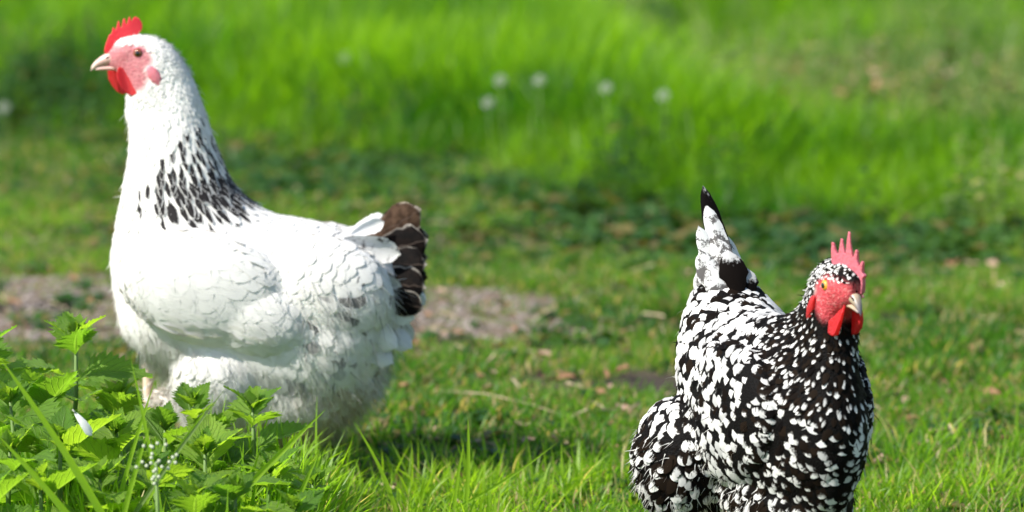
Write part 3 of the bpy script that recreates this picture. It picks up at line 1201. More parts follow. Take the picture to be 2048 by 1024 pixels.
def build_head(root, hf, bvh, comb, comb_mat, beak_mat, eye_mat, lobe_mat, comb_lean, wattle_off, lobe_size, comb_sc=1.0, comb_turn=0.0, beak_k=1.0):
    e0, f, l, u = hf
    # comb
    me = flap(comb, 5.0, .8, 5)
    v = get_np(me)
    zt = np.clip((v[:, 2] - 8) / 55, 0, 1)
    v[:, 1] *= 1.5 - .95 * zt
    v[:, 1] += comb_lean * zt ** 1.5 + 1.3 * np.sin(v[:, 0] * .16) * zt
    me.vertices.foreach_set('co', v.ravel())
    to_head(me, hf, 'comb', comb_mat, root, sc=comb_sc, rot=Matrix.Rotation(comb_turn, 3, 'Z'), off=(20 * (1 - math.cos(comb_turn)), -20 * math.sin(comb_turn), 0))
    # beak
    up = [((34, 0, 2), (34, 0, -18), 10), ((42, 0, 0), (42, 0, -18), 8.6), ((50, 0, -4), (50, 0, -19), 6.8), ((57, 0, -9), (57, 0, -21), 5), ((63, 0, -15), (63.5, 0, -24), 3.2), ((66, 0, -20), (66.5, 0, -26), 1.6), ((67, 0, -25), (67, 0, -27.5), .5)]
    lo = [((26, 0, -18), (26, 0, -26), 8.5), ((42, 0, -18.6), (42, 0, -25.5), 6.4), ((52, 0, -19.6), (52, 0, -25.5), 4.6), ((59, 0, -21.5), (59, 0, -25.5), 2.6), ((62, 0, -23.3), (62, 0, -24.6), .6)]
    for nm, sec in (('upper_beak', up), ('lower_beak', lo)):
        V, F = loft(smooth_sections(sec, 3), 16, 2.0)
        for q in V:
            if beak_k < 1: q.z = -11 + (q.z + 11) * .8
            if q.x > 36: q.z -= (1 - beak_k) * 10 * min(1, (q.x - 36) / 30)
            q.x = 34 + (q.x - 34) * (beak_k if q.x > 34 else 1); q.y *= .5 + .5 * beak_k
        me = bpy.data.meshes.new(nm)
        me.from_pydata([tuple(q) for q in V], [], F)
        r = np.interp([q.x for q in V], [36, 34 + 33 * beak_k], [0, 1])
        a = me.attributes.new('fcol', 'FLOAT_COLOR', 'POINT')
        a.data.foreach_set('color', np.stack([r, r, r, np.ones_like(r)], -1).astype(np.float32).ravel())
        o = to_head(me, hf, nm, beak_mat, root)
        if nm == 'upper_beak': beak = o
    for sgn in (1, -1):
        V, F = ellipsoid((43, sgn * 7.6, -6.5), (3.6, 1.2, 1.5), Matrix.Rotation(R(25), 3, 'Y'), 10, 8)
        me = bpy.data.meshes.new('nostril'); me.from_pydata([tuple(q) for q in V], [], F)
        to_head(me, hf, 'nostril', M_NOSTRIL, beak)
    # eyes with lids
    for sgn in (1, -1):
        d = -l * sgn
        hit = bvh.ray_cast(e0 + l * sgn * .08, d)
        depth = (hit[0] - e0).dot(l * sgn) if hit[0] is not None else .022
        ce = e0 + l * sgn * (depth - .0045)
        V, F = ellipsoid((0, 0, 0), (.0082, .0078, .0082), None, 24, 24)
        # pole axis is z: turn it to the lateral axis, tilted a little forward
        ax = (l * sgn + f * .22).normalized()
        q = Vector((0, 0, 1)).rotation_difference(ax)
        rr = [min(1, math.hypot(x.x, x.y) / .0082) if x.z > 0 else 1 for x in V]
        Vw = [ce + q @ x for x in V]
        me = bpy.data.meshes.new('eye'); me.from_pydata([tuple(x) for x in Vw], [], F)
        a = me.attributes.new('fcol', 'FLOAT_COLOR', 'POINT')
        rr = np.array(rr)
        a.data.foreach_set('color', np.stack([rr, rr, rr, np.ones_like(rr)], -1).astype(np.float32).ravel())
        me.materials.append(eye_mat)
        for p in me.polygons: p.use_smooth = True
        eye = link('eye', me, root)
        ring = []
        for k in range(25):
            an = 2 * math.pi * k / 24
            rv = Vector((math.cos(an) * .0084, math.sin(an) * .0078, .0024))
            ring.append(ce + q @ rv)
        V, F = tube(ring, [.0019] * 25, 8)
        me = bpy.data.meshes.new('eyelid'); me.from_pydata([tuple(x) for x in V], [], F)
        me.materials.append(lobe_mat)
        for p in me.polygons: p.use_smooth = True
        link('eyelid', me, eye)
    # wattles, ear lobes
    for sgn in (1, -1):
        hit = bvh.ray_cast(e0 + l * sgn * .08 + f * .014 + u * (-.034), -l * sgn)
        wl = ((hit[0] - e0).dot(l * sgn) / MM) if hit[0] is not None else 9
        me = flap(WATTLE, 4.2, .9, 5)
        v = get_np(me)
        dz = np.clip((-20 - v[:, 2]) / 40, 0, 1)
        v[:, 1] *= .7 + .9 * dz
        v[:, 1] += sgn * (max(9, wl - 3) + 6 * dz + 2.2 * np.sin(v[:, 0] * .22 + dz * 2))
        me.vertices.foreach_set('co', v.ravel())
        to_head(me, hf, 'wattle', M_WATTLE, root, off=wattle_off if sgn < 0 else (0, 0, 0))
        hit = bvh.ray_cast(e0 + l * sgn * .08 + f * (-.022) + u * (-.030), -l * sgn)
        depth = ((hit[0] - e0).dot(l * sgn) / MM) if hit[0] is not None else 24
        V, F = ellipsoid((-22, sgn * (depth + .5), -31), lobe_size, Matrix.Rotation(R(30), 3, 'Y'), 18, 14)
        V = [q + Vector((noise.noise(q * .2), 0, noise.noise(q * .2 + Vector((5, 5, 5))))) * 2.0 for q in V]
        me = bpy.data.meshes.new('earlobe'); me.from_pydata([tuple(q) for q in V], [], F)
        to_head(me, hf, 'earlobe', lobe_mat, root)


M_NOSTRIL = mat_plain('nostril_dark', (.12, .05, .05), .7, .2)


def build_leg(root, hip, hock, foot, yaw, mat, r=.010):
    """shank with three front toes and one back toe; foot on the ground"""
    hip, hock, foot = Vector(hip), Vector(hock), Vector(foot)
    parts = [tube([hip, hock + Vector((.004, 0, .006)), hock, hock.lerp(foot, .3), hock.lerp(foot, .8), foot + Vector((0, 0, .012)), foot], [r * 1.5, r * 1.35, r * 1.2, r, r * .9, r * 1.15, r * .8], 10)]
    for a, L in ((-.55, .055), (0, .068), (.55, .055), (math.pi, .03)):
        d = Vector((-math.cos(a + yaw), -math.sin(a + yaw), 0))
        q = [foot + Vector((0, 0, .010)), foot + d * L * .35 + Vector((0, 0, .013)), foot + d * L * .75 + Vector((0, 0, .006)), foot + d * L + Vector((0, 0, .004)), foot + d * (L + .014) + Vector((0, 0, -.001))]
        parts.append(tube(q, [r * .75, r * .7, r * .6, r * .42, r * .1], 8))
    me = remeshed('leg', parts, .0022, 3)
    me.materials.clear(); me.materials.append(mat)
    for p in me.polygons: p.use_smooth = True
    return link('leg', me, root)


# ------------------------------------------------------------------ the white hen
W0 = Vector((P(440, 800).x, 0.0, 0.0))
white = empty('white_hen', W0)
tag(white, 'large white hen standing in profile with black streaked neck and dark tail', 'hen')


def wp(u, v, y=0.0):
    return P(u, v, 0) + Vector((0, y, 0)) - W0


wsec = [((210, 104), (214, 138), .009), ((234, 86), (234, 144), .0165), ((264, 70), (252, 178), .0225), ((310, 74), (252, 204), .0275), ((349, 99), (250, 226), .031), ((383, 152), (257, 254), .036),
        ((403, 204), (259, 290), .043), ((421, 260), (255, 330), .052), ((442, 318), (247, 375), .063), ((474, 378), (236, 435), .078), ((534, 424), (222, 515), .094), ((596, 438), (232, 605), .106),
        ((640, 446), (262, 690), .112), ((676, 460), (395, 770), .113), ((702, 467), (530, 830), .112), ((728, 474), (660, 835), .104), ((755, 488), (730, 775), .086), ((785, 515), (778, 700), .058), ((806, 555), (804, 640), .026)]
wsec = [(wp(*a), wp(*b), w) for a, b, w in wsec]
wss = smooth_sections(wsec, 4)
wparts = [loft(wss, 32, 2.2)]
for sg in (-1, 1):
    wparts.append(ellipsoid(wp(418, 552, sg * .101), (.120, .034, .078), Matrix.Rotation(R(14), 3, 'Y'), 26, 18))      # folded wing
    wparts.append(ellipsoid(wp(520, 610, sg * .100), (.080, .030, .052), Matrix.Rotation(R(18), 3, 'Y'), 26, 18))
    wparts.append(ellipsoid(wp(640, 570, sg * .070), (.105, .046, .080), Matrix.Rotation(R(10), 3, 'Y'), 26, 18))      # saddle cushion
    wparts.append(ellipsoid(wp(640, 665, sg * .066), (.085, .045, .045), Matrix.Rotation(R(-8), 3, 'Y'), 26, 18))
    wparts.append(ellipsoid(wp(450, 735, sg * .062), (.070, .052, .066), Matrix.Rotation(R(20), 3, 'Y'), 26, 18))      # thigh
    wparts.append(ellipsoid(wp(398, 742, sg * .050), (.026, .034, .056), Matrix.Rotation(R(-22), 3, 'Y'), 26, 18))
wparts.append(ellipsoid(wp(590, 778, 0), (.108, .096, .070), Matrix.Rotation(R(-14), 3, 'Y'), 26, 18))                  # belly fluff
wparts.append(ellipsoid(wp(480, 790, 0), (.085, .088, .070), None, 26, 18))
wparts.append(ellipsoid(wp(690, 765, 0), (.050, .072, .038), Matrix.Rotation(R(-30), 3, 'Y'), 26, 18))
wparts.append(ellipsoid(wp(262, 108, 0), (.030, .0235, .026), None, 20, 14))
wbody_me = remeshed('body', wparts, .0036, 6, .5)
whf = head_frame(wp(277, 104), Vector((-1, -.10, 0)))
wskin = apply_skin(wbody_me, whf)
wbody_me.materials.clear(); wbody_me.materials.append(M_WBODY)
for p_ in wbody_me.polygons: p_.use_smooth = True
wbody = link('body', wbody_me, white)
wbvh = BVHTree.FromPolygons([tuple(x) for x in get_np(wbody_me)], [tuple(p.vertices) for p in wbody_me.polygons])
build_head(white, whf, wbvh, COMB_W, M_COMB_W, M_BEAK_W, M_EYE_W, M_LOBE_W, -2.0, (13, 0, -2), (8.5, 4.0, 17))

# flow along the body: tangent of the section centres
wc = np.array([(a + b) / 2 for a, b, _ in wss])
wtan = np.gradient(wc, axis=0)
wtan /= np.linalg.norm(wtan, axis=1)[:, None]
wsz = np.array([max(.02, (a - b).length / 2) for a, b, _ in wss])


def flow_of(pts, cen, tan, sz):
    d2 = ((pts[:, None, :] - cen[None]) ** 2).sum(-1)
    w = np.exp(-d2 / (2 * (.5 * sz[None]) ** 2)) + 1e-9 / (d2 + 1e-6)
    f = w @ tan
    return f / np.linalg.norm(f, axis=1)[:, None]


DARK_POLY = [(398, 235), (424, 275), (448, 325), (482, 380), (520, 410), (470, 430), (400, 446), (350, 438), (300, 420), (296, 380), (318, 335), (350, 300), (378, 265)]
LOW_LINE = ([240, 300, 375, 430, 540, 620, 700, 800], [640, 640, 645, 664, 692, 722, 735, 690])


def white_zone(u, v, ay):
    """returns spacing, length, width, profile, lift, jitter, zone"""
    low = float(np.interp(u, *LOW_LINE))
    if v < 150 or (v < 205 and u < 330):
        return .0030, .010, .0055, 'hackle', .0012, .12, 'head'
    if v < 398 and u < 500:
        t = min(1, max(0, (v - 150) / 200))
        big = min(1, max(0, (u - 270) / 60)) * t
        return .0036 + .0024 * t + .0026 * big, .017 + .026 * t + .012 * big, .006 + .0040 * t + .0025 * big, 'hackle', .0012 + .0012 * t, .08, 'neck'
    if v > low + (18 if u > 330 else 0) and u > 285:
        return .0085, .036, .024, 'fluff', .0045, .2, 'fluff'
    if u > 500 + (v - 470) * .16:
        r = min(1, max(0, (u - 520) / 180))
        return .0105, .034 + .012 * r, .027, 'round', .0011 + .0022 * r, .10 + .16 * r, 'saddle'
    if 300 < u and v > 470 and ay > .07:
        return .0120, .046, .034, 'round', .0007, .05, 'wing'
    return .0082, .027, .021, 'round', .0007, .08, 'breast'


def plume_white():
    cl = Cloth()
    pts, nrm = sample_surface(wbody_me, 90000, 11)
    fl = flow_of(pts, wc, wtan, wsz)
    vtx = get_np(wbody_me)
    e0, f, l, u_ = whf
    zs, rad = [], np.zeros(len(pts))
    for i, p in enumerate(pts):
        u, v = proj(Vector((p[0], 0, p[2])) + W0)
        z = white_zone(u, v, abs(p[1]))
        q = Vector(p) - e0
        if u < 400 and v < 260 and in_poly(q.dot(f) / MM, q.dot(u_) / MM, SKIN_POLY):
            zs.append(None)
            continue
        zs.append((u, v) + z)
        rad[i] = z[0]
    keep = thin(pts, rad)
    for i in keep:
        u, v, sp, L, W, prof, h1, jit, zone = zs[i]
        p = pts[i]
        d = Vector(fl[i])
        side = 1 if p[1] > 0 else -1
        if zone == 'fluff':
            k = min(1, max(0, (u - 380) / 300))
            d = Vector((.20 + .5 * k, side * .05, -.9 + .25 * k))
        elif zone == 'saddle':
            k = min(1, max(0, (u - 540) / 160)) * min(1, max(0, (v - 500) / 120))
            d = d.lerp(Vector((.55, side * .08, -.75)), .75 * k)
        elif zone == 'wing':
            d = d.lerp(Vector((.95, 0, -.30)), .7)
        elif zone == 'breast' and v > 430 and u < 330:
            d = d.lerp(Vector((.25, side * .12, -.9)), .5)
        d = d + Vector((random.gauss(0, jit), random.gauss(0, jit), random.gauss(0, jit)))
        dark, stain = 0.0, 0.0
        if zone == 'neck':
            tu, tv = proj(Vector((p[0], 0, p[2])) + W0 + Vector(fl[i]) * L * .75)
            if in_poly(tu, tv, DARK_POLY):
                pr = .30 + .6 * min(1, max(0, (tv - 250) / 120))
                if tu < 330: pr *= .6
                if random.random() < pr * 1.1: dark = 1.0
            elif random.random() < .03 and v > 230 and u > 330:
                dark = .5
        elif zone == 'saddle' and u > 560:
            pr = .26 * min(1, max(0, (v - 500) / 100)) * min(1, max(0, (u - 570) / 60))
            if u > 590 and v > 540: L *= 1.5; W *= 1.15; d = d + Vector((random.gauss(0, .2), random.gauss(0, .1), random.gauss(0, .2)))
            if random.random() < pr: dark = random.uniform(.25, .8)
        elif zone == 'fluff':
            if (u - 690) ** 2 / 900 + (v - 780) ** 2 / 1600 < 1.2 and random.random() < .8: stain = random.uniform(.5, 1.0)
            elif v > 810 and u > 480: stain = random.uniform(.25, .85)
            elif u > 590: stain = random.uniform(.05, .55)
            elif v > 740: stain = random.uniform(.0, .28)
            elif (u - 448) ** 2 + (v - 752) ** 2 < 350: stain = .7
            if 560 < u < 600 and 690 < v < 735 and random.random() < .4: dark = .55
        else:
            if random.random() < .003: dark = .3
        feather_on(cl, wbvh, p, d, L * random.uniform(.85, 1.15), W * random.uniform(.88, 1.12), prof, {'wing': .0004, 'breast': .0002}.get(zone, -.001), h1 * random.uniform(.6, 1.4), {'wing': .04, 'breast': .05, 'saddle': .14, 'neck': .2}.get(zone, .10), (dark, random.random(), stain, 1), soft={'wing': .10, 'breast': .10, 'saddle': .18, 'neck': .35, 'head': .35}.get(zone, .14))
    # down and loose barbs, long on the belly, hardly any elsewhere
    pts, nrm = sample_surface(wbody_me, 34000, 12)
    for p, n in zip(pts, nrm):
        u, v = proj(Vector((p[0], 0, p[2])) + W0)
        z = white_zone(u, v, abs(p[1]))
        zone = z[-1]
        q = Vector(p) - e0
        if zone == 'head' and u < 400 and in_poly(q.dot(f) / MM, q.dot(u_) / MM, SKIN_POLY): continue
        pr, L, out = {'fluff': (1, .026, .5), 'saddle': (.25 if u > 600 and v > 540 else .10, .030 if u > 600 and v > 540 else .016, .35), 'neck': (.22, .012, .25), 'head': (.8, .006, .4), 'breast': (.22, .010, .3), 'wing': (.03, .010, .2)}[zone]
        if random.random() > pr: continue
        dd = Vector((.35, 0, -.8)) if zone in ('fluff', 'saddle') else Vector((.2, 0, -.9))
        if zone == 'head': dd = Vector((.8, 0, -.2))
        st = 0.0
        if zone == 'fluff' and u > 590: st = random.uniform(0, .5)
        if zone == 'fluff' and ((v > 810 and u > 480) or (u - 690) ** 2 / 900 + (v - 790) ** 2 / 1600 < 1.3): st = random.uniform(.1, .8)
        strand(cl, Vector(p) + Vector(n) * .001, dd + Vector(n) * out + Vector((random.gauss(0, .3), random.gauss(0, .3), random.gauss(0, .3))), L * random.uniform(.6, 1.4), .0009 if zone == 'saddle' else .0007, .10, (.8 if zone == 'saddle' and u > 600 and v > 560 and random.random() < .10 else 0, random.random(), st, 1), (.6, .5) if zone == 'saddle' else (.3, .8), nrm=n)
    # feathered foot of the far leg
    c = wp(318, 806, .045)
    for _ in range(420):
        d = Vector((random.gauss(.5, .8), random.gauss(0, .6), random.gauss(-.1, .5)))
        strand(cl, c + Vector((random.gauss(0, .012), random.gauss(0, .012), random.gauss(0, .008))), d, random.uniform(.012, .028), .0022, .12, (0, random.random(), random.uniform(0, .5), 1))
    return cl.build('plumage', M_WF, white)


plume_white()

# tail: dark feathers in a fan, white coverts over them, the same on both sides
FX = Vector((0.15, -1, .1))
for (b_, t_, w_, y_) in [((738, 480), (842, 418), 70, -.004), ((735, 503), (858, 476), 78, -.014), ((730, 528), (856, 522), 80, -.022), ((728, 552), (855, 566), 78, -.030), ((735, 575), (850, 604), 56, -.036)]:
    for sg in (1, -1):
        o = big_feather('tail_feather', wp(*b_, sg * y_), wp(t_[0], t_[1], sg * y_ * 1.6), w_ * .0007, (.15 + random.gauss(0, .1), -sg, .15 + random.gauss(0, .15)), M_BTAIL if w_ == 70 else M_WTAIL, white, .05, cup=.12, rounded=.72, rough=.09)
for (b_, t_, w_, y_, dk) in [((690, 470), (804, 500), 56, .050, .75), ((705, 464), (770, 438), 30, .03, 0), ((670, 505), (806, 562), 52, .060, .8), ((800, 570), (852, 606), 26, .02, .2), ((770, 590), (826, 615), 30, .03, .7), ((668, 545), (782, 592), 56, -.066, 0), ((690, 575), (800, 640), 62, -.068, .12),
                             ((740, 600), (832, 628), 44, -.045, .6), ((742, 560), (838, 612), 30, -.046, .7), ((680, 615), (800, 680), 60, -.070, 0), ((770, 640), (826, 688), 48, -.04, 0), ((700, 650), (765, 720), 50, -.078, .5), ((720, 665), (790, 712), 46, -.066, .5), ((655, 530), (735, 590), 54, -.090, .0), ((655, 610), (712, 690), 44, .0, .5), ((690, 640), (722, 732), 34, .0, .95), ((640, 650), (690, 722), 40, .0, .3), ((735, 650), (772, 722), 36, .0, .8), ((600, 600), (640, 672), 42, .0, .25), ((625, 560), (672, 620), 46, .0, .4), ((575, 590), (588, 652), 38, .0, .5), ((675, 560), (735, 640), 44, .0, .15), ((715, 590), (778, 668), 48, .0, .35), ((560, 640), (590, 705), 36, .0, .2)]:
    for sg in (1, -1):
        def sy(u, v, y, out):
            q = wp(u, v, 0)
            h = wbvh.ray_cast(Vector((q.x, sg * -.4, q.z)), Vector((0, sg, 0)))
            return wp(u, v, max(y if out > 0 else 0, h[0].y * sg + out) * sg) if h[0] is not None else wp(u, v, sg * y)
        o = big_feather('covert_feather', sy(*b_, y_, .001), sy(t_[0], t_[1], y_, .013), w_ * .0007, (.25 + random.gauss(0, .15), -sg, .25 + random.gauss(0, .2)), M_COVERT, white, .05, dark=dk, cup=.35, rounded=.66, rough=.07)
build_leg(white, wp(300, 690, .05), wp(289, 735, .052), Vector((P(287, 860).x, .055, .002)) - Vector((W0.x, 0, 0)), .0, M_LEG, .0075)
build_leg(white, wp(500, 820, -.06), wp(522, 850, -.062), Vector((P(526, 930).x, -.065, .002)) - Vector((W0.x, 0, 0)), .1, M_LEG, .0080)

# ------------------------------------------------------------------ the speckled hen
S0 = Vector((.328, -.72, 0))
S_YAW = R(22)
spk = empty('speckled_hen', S0, math.pi / 2 + S_YAW)
tag(spk, 'black and white speckled hen walking forward with its tail raised', 'hen')


def sp(x, z, y=0.0):
    return Vector((-x, y, z))


ssec = [((.186, .424), (.180, .396), .009), ((.167, .437), (.166, .386), .0185), ((.14, .443), (.146, .372), .0245), ((.107, .438), (.148, .352), .0300), ((.082, .416), (.153, .332), .0315), ((.064, .392), (.160, .305), .035),
        ((.047, .373), (.170, .27), .041), ((.022, .360), (.175, .23), .056), ((-.01, .354), (.163, .18), .067), ((-.05, .351), (.115, .135), .080), ((-.09, .355), (.03, .115), .090), ((-.125, .368), (-.06, .118), .092),
        ((-.155, .384), (-.125, .14), .08), ((-.178, .392), (-.165, .18), .052), ((-.190, .384), (-.182, .25), .022)]
ssec = [(sp(*a), sp(*b), w) for a, b, w in ssec]
sss = smooth_sections(ssec, 4)
sparts = [loft(sss, 32, 2.2)]
for sg in (-1, 1):
    sparts.append(ellipsoid(sp(-.01, .238, sg * .068), (.120, .032, .088), Matrix.Rotation(R(8), 3, 'Y'), 26, 18))
    sparts.append(ellipsoid(sp(-.115, .160, sg * .088), (.075, .056, .080), None, 26, 18))
sparts.append(ellipsoid(sp(.02, .135, 0), (.115, .075, .060), None, 26, 18))
sparts.append(ellipsoid(sp(.06, .19, 0), (.105, .056, .085), None, 26, 18))
sparts.append(ellipsoid(sp(-.10, .15, 0), (.095, .09, .07), None, 26, 18))
sparts.append(ellipsoid(sp(.148, .412, 0), (.030, .0245, .026), None, 20, 14))
sparts = [([Vector((q[0], q[1] * .945, q[2])) for q in V], F) for V, F in sparts]
sbody_me = remeshed('body', sparts, .0036, 6, .5)
HTURN = R(-3)
HSHIFT = -.011
v_ = get_np(sbody_me).copy()
w_ = sstep(.27, .38, v_[:, 2]) * sstep(-.0, -.08, v_[:, 0])
cx = -.10
ca, sa = np.cos(HTURN * w_), np.sin(HTURN * w_)
dx, dy = v_[:, 0] - cx, v_[:, 1]
v_[:, 0], v_[:, 1] = cx + dx * ca - dy * sa, dx * sa + dy * ca + HSHIFT * w_
sbody_me.vertices.foreach_set('co', v_.ravel())
sbody_me.update()
_e = sp(.143, .413)
sfw = Vector((-math.cos(HTURN), -math.sin(HTURN), -.05))
she = Vector((cx + (_e.x - cx) * math.cos(HTURN), (_e.x - cx) * math.sin(HTURN) + HSHIFT, _e.z))
shf = head_frame(she, sfw)
S_SKIN = [(58, 3), (20, 11), (8, 12), (-6, 10), (-14, 3), (-17, -8), (-14, -22), (-8, -36), (2, -44), (15, -42), (32, -38), (58, -25)]
apply_skin(sbody_me, shf, S_SKIN, (-19, -10, 7))
sbody_me.materials.clear(); sbody_me.materials.append(M_SBODY)
for p_ in sbody_me.polygons: p_.use_smooth = True
link('body', sbody_me, spk)
sbvh = BVHTree.FromPolygons([tuple(x) for x in get_np(sbody_me)], [tuple(p.vertices) for p in sbody_me.polygons])
build_head(spk, shf, sbvh, COMB_S, M_COMB_S, M_BEAK_S, M_EYE_S, M_WATTLE, -5.0, (0, 0, 0), (7.0, 3.6, 18), .90, R(24), .64)
sc_ = np.array([(a + b) / 2 for a, b, _ in sss])
stan = np.gradient(sc_, axis=0)
stan /= np.linalg.norm(stan, axis=1)[:, None]
ssz = np.array([max(.02, (a - b).length / 2) for a, b, _ in sss])


def speck_zone(X, z, ay):
    if z > .385 and X > .085:
        return .0030, .010, .0055, 'hackle', .0012, .14, 'head'
    nb = .30 - .55 * (X - .10)            # lower border of the neck hackle
    if z > nb and X > .045:
        t = min(1, max(0, (.41 - z) / .12))
        return .0038 + .0022 * t, .014 + .014 * t, .0052 + .0045 * t, 'hackle', .0018 + .001 * t, .14, 'neck'
    if X > .085:
        return .0084, .026, .0190, 'round', .0016, .18, 'breast'
    if z < .20 - .0 * X and (X < -.03 or ay < .06) or (z < .16):
        return .0085, .028, .019, 'fluff', .0050, .25, 'fluff'
    if ay > .075 and z < .29 and X > -.09:
        return .0100, .030, .0230, 'round', .0018, .12, 'wing'
    return .0094, .028, .0215, 'round', .0020, .12, 'back'


def plume_speckled():
    cl = Cloth()
    e0, f, l, u_ = shf
    pts, nrm = sample_surface(sbody_me, 80000, 21)
    fl = flow_of(pts, sc_, stan, ssz)
    zs, rad = [], np.zeros(len(pts))
    for i, p in enumerate(pts):
        z = speck_zone(-p[0], p[2], abs(p[1]))
        q = Vector(p) - e0
        if z[-1] in ('head', 'neck') and in_poly(q.dot(f) / MM, q.dot(u_) / MM, S_SKIN):
            zs.append(None)
            continue
        zs.append(z)
        rad[i] = z[0]
    for i in thin(pts, rad):
        spc, L, W, prof, h1, jit, zone = zs[i]
        p = pts[i]
        X, z = -p[0], p[2]
        d = Vector(fl[i])
        side = 1 if p[1] > 0 else -1
        if zone == 'fluff': d = Vector((.5, side * .05, -.75))
        elif zone == 'wing': d = d.lerp(Vector((.9, 0, -.35)), .6)
        elif zone == 'breast': d = d.lerp(Vector((.15, side * .25, -.95)), .5)
        d = d + Vector((random.gauss(0, jit), random.gauss(0, jit), random.gauss(0, jit)))
        r = min(1, max(0, random.random() + .42 * noise.noise(Vector(p) * 34)))
        if zone == 'head': tip = random.uniform(.35, .9) if r < .75 else 0
        elif zone == 'neck':
            front = X > .13
            pw = .58 if front else .68
            tip = random.uniform(.14, .36) if r < pw else 0
        elif zone == 'breast':
            tip = random.uniform(.12, .42) if r < .74 else (random.uniform(.45, .58) if r < .80 else 0)
        elif zone == 'wing': tip = random.uniform(.30, .62) if r < .77 else random.uniform(0, .12)
        elif zone == 'back': tip = random.uniform(.36, .68) if r < .80 else random.uniform(0, .15)
        else: tip = random.uniform(.25, .5) if r < .6 else 0
        feather_on(cl, sbvh, p, d, L * random.uniform(.75, 1.3), W * random.uniform(.7, 1.25), prof, -.0015, h1 * random.uniform(.5, 1.2), .16, (tip, random.random(), 0, 1), soft=.2)
    pts, nrm = sample_surface(sbody_me, 16000, 22)
    for p, n in zip(pts, nrm):
        zone = speck_zone(-p[0], p[2], abs(p[1]))[-1]
        q = Vector(p) - e0
        if zone in ('head', 'neck') and in_poly(q.dot(f) / MM, q.dot(u_) / MM, S_SKIN): continue
        pr, L, out = {'fluff': (.5, .012, .45), 'back': (.06, .012, .3), 'neck': (.2, .010, .35), 'head': (.6, .006, .5), 'breast': (.06, .011, .35), 'wing': (.05, .012, .3)}[zone]
        if random.random() > pr: continue
        wh = random.random() < (.05 if zone in ('neck', 'breast') else .45)
        strand(cl, Vector(p) + Vector(n) * .001, Vector((.35, 0, -.7)) + Vector(n) * out + Vector((random.gauss(0, .3), random.gauss(0, .3), random.gauss(0, .3))), L * random.uniform(.6, 1.4), .0010, .08, (.8 if wh else 0, random.random(), 0, 1), (.5, .5), nrm=n)
    return cl.build('plumage', M_MF, spk)


plume_speckled()
_sm = (Matrix.Translation(S0) @ Matrix.Rotation(math.pi / 2 + S_YAW, 4, 'Z')).inverted()


def sl(u, v, y):
    return _sm @ P(u, v, y)


_nr_s = _sm.to_3x3() @ Vector((.25, -1, .25))
for (b_, t_, w_, yb, yt, tp) in [((1458, 580), (1405, 372), 46, -.56, -.52, .06), ((1450, 590), (1396, 452), 46, -.57, -.55, .80), ((1462, 575), (1412, 408), 46, -.575, -.53, .75), ((1470, 585), (1430, 470), 54, -.59, -.555, .62), ((1440, 600), (1400, 500), 56, -.60, -.575, .78),
                                 ((1480, 590), (1455, 500), 62, -.605, -.58, .30), ((1452, 610), (1418, 528), 54, -.61, -.59, .78), ((1500, 600), (1480, 530), 60, -.60, -.58, .5), ((1432, 620), (1392, 545), 46, -.595, -.58, .6),
                                 ((1462, 580), (1412, 400), 50, -.53, -.49, .3), ((1470, 590), (1440, 460), 60, -.52, -.48, .7), ((1480, 600), (1462, 510), 60, -.51, -.47, .5)]:
    big_feather('tail_feather', sl(*b_, yb), sl(*t_, yt), w_ * .00063, _nr_s, M_COVERT if tp > .58 else M_MF, spk, .05, dark=.85 if tp > .58 else tp, rounded=.36, cup=.2, rough=.04)
for sg in (1, -1):
    build_leg(spk, sp(-.03 + sg * .03, .14, sg * .055), sp(-.045 + sg * .03, .085, sg * .055), sp(.0 + sg * .035, .002, sg * .055), 0, M_LEG, .0085)

# ------------------------------------------------------------------ nettles
def nettle_leaf_mesh(name, fold, droop, twist, seed):
    r = np.random.default_rng(seed)
    rows = 27
    V, U, F = [], [], []
    for k in range(rows):
        t = k / (rows - 1)
        w = np.interp(t, [0, .10, .14, .2, .3, .45, .7, .9, 1], [.014, .014, .10, .30, .38, .36, .22, .07, .004])
        tooth = (k % 2 == 1) and t > .14
        ew = w * (1.16 if tooth else .90) * (1 + r.normal(0, .03)) if t > .12 else w
        fw = .035 if tooth else -.01
        ang = -droop * t * t * 1.1 + .18 * t
        x = t
        z = .18 * t - droop * t * t * .55
        rip = .014 * math.sin(t * 50 + 1) * (t > .15)
        tw = twist * t
        for j, a in enumerate((-1, -.55, 0, .55, 1)):
            yy = a * (ew if abs(a) == 1 else w)
            zz = z + abs(a) * w * fold - (a * a) * w * .12 + rip * abs(a) + (0.012 * math.sin(t * 25 + a * 3)) * abs(a)
            xx = x + (fw if abs(a) == 1 else 0) + abs(a) * .05 * (t > .12)
            V.append((xx, yy * math.cos(tw) - (zz - z) * math.sin(tw), z + yy * math.sin(tw) + (zz - z) * math.cos(tw)))
            U.append((t, (a + 1) / 2))
    for k in range(rows - 1):
        for j in range(4):
            a = k * 5 + j
            F.append((a, a + 1, a + 6, a + 5))
    return mesh_np(name, V, np.array(F), M_NETTLE, U)


LEAVES = [nettle_leaf_mesh('leaf', .45, .35, .2, 1), nettle_leaf_mesh('leaf', .30, .6, -.25, 2), nettle_leaf_mesh('leaf', .6, .2, .1, 3), nettle_leaf_mesh('leaf', .35, .85, .3, 4)]
_nr = random.Random(5)


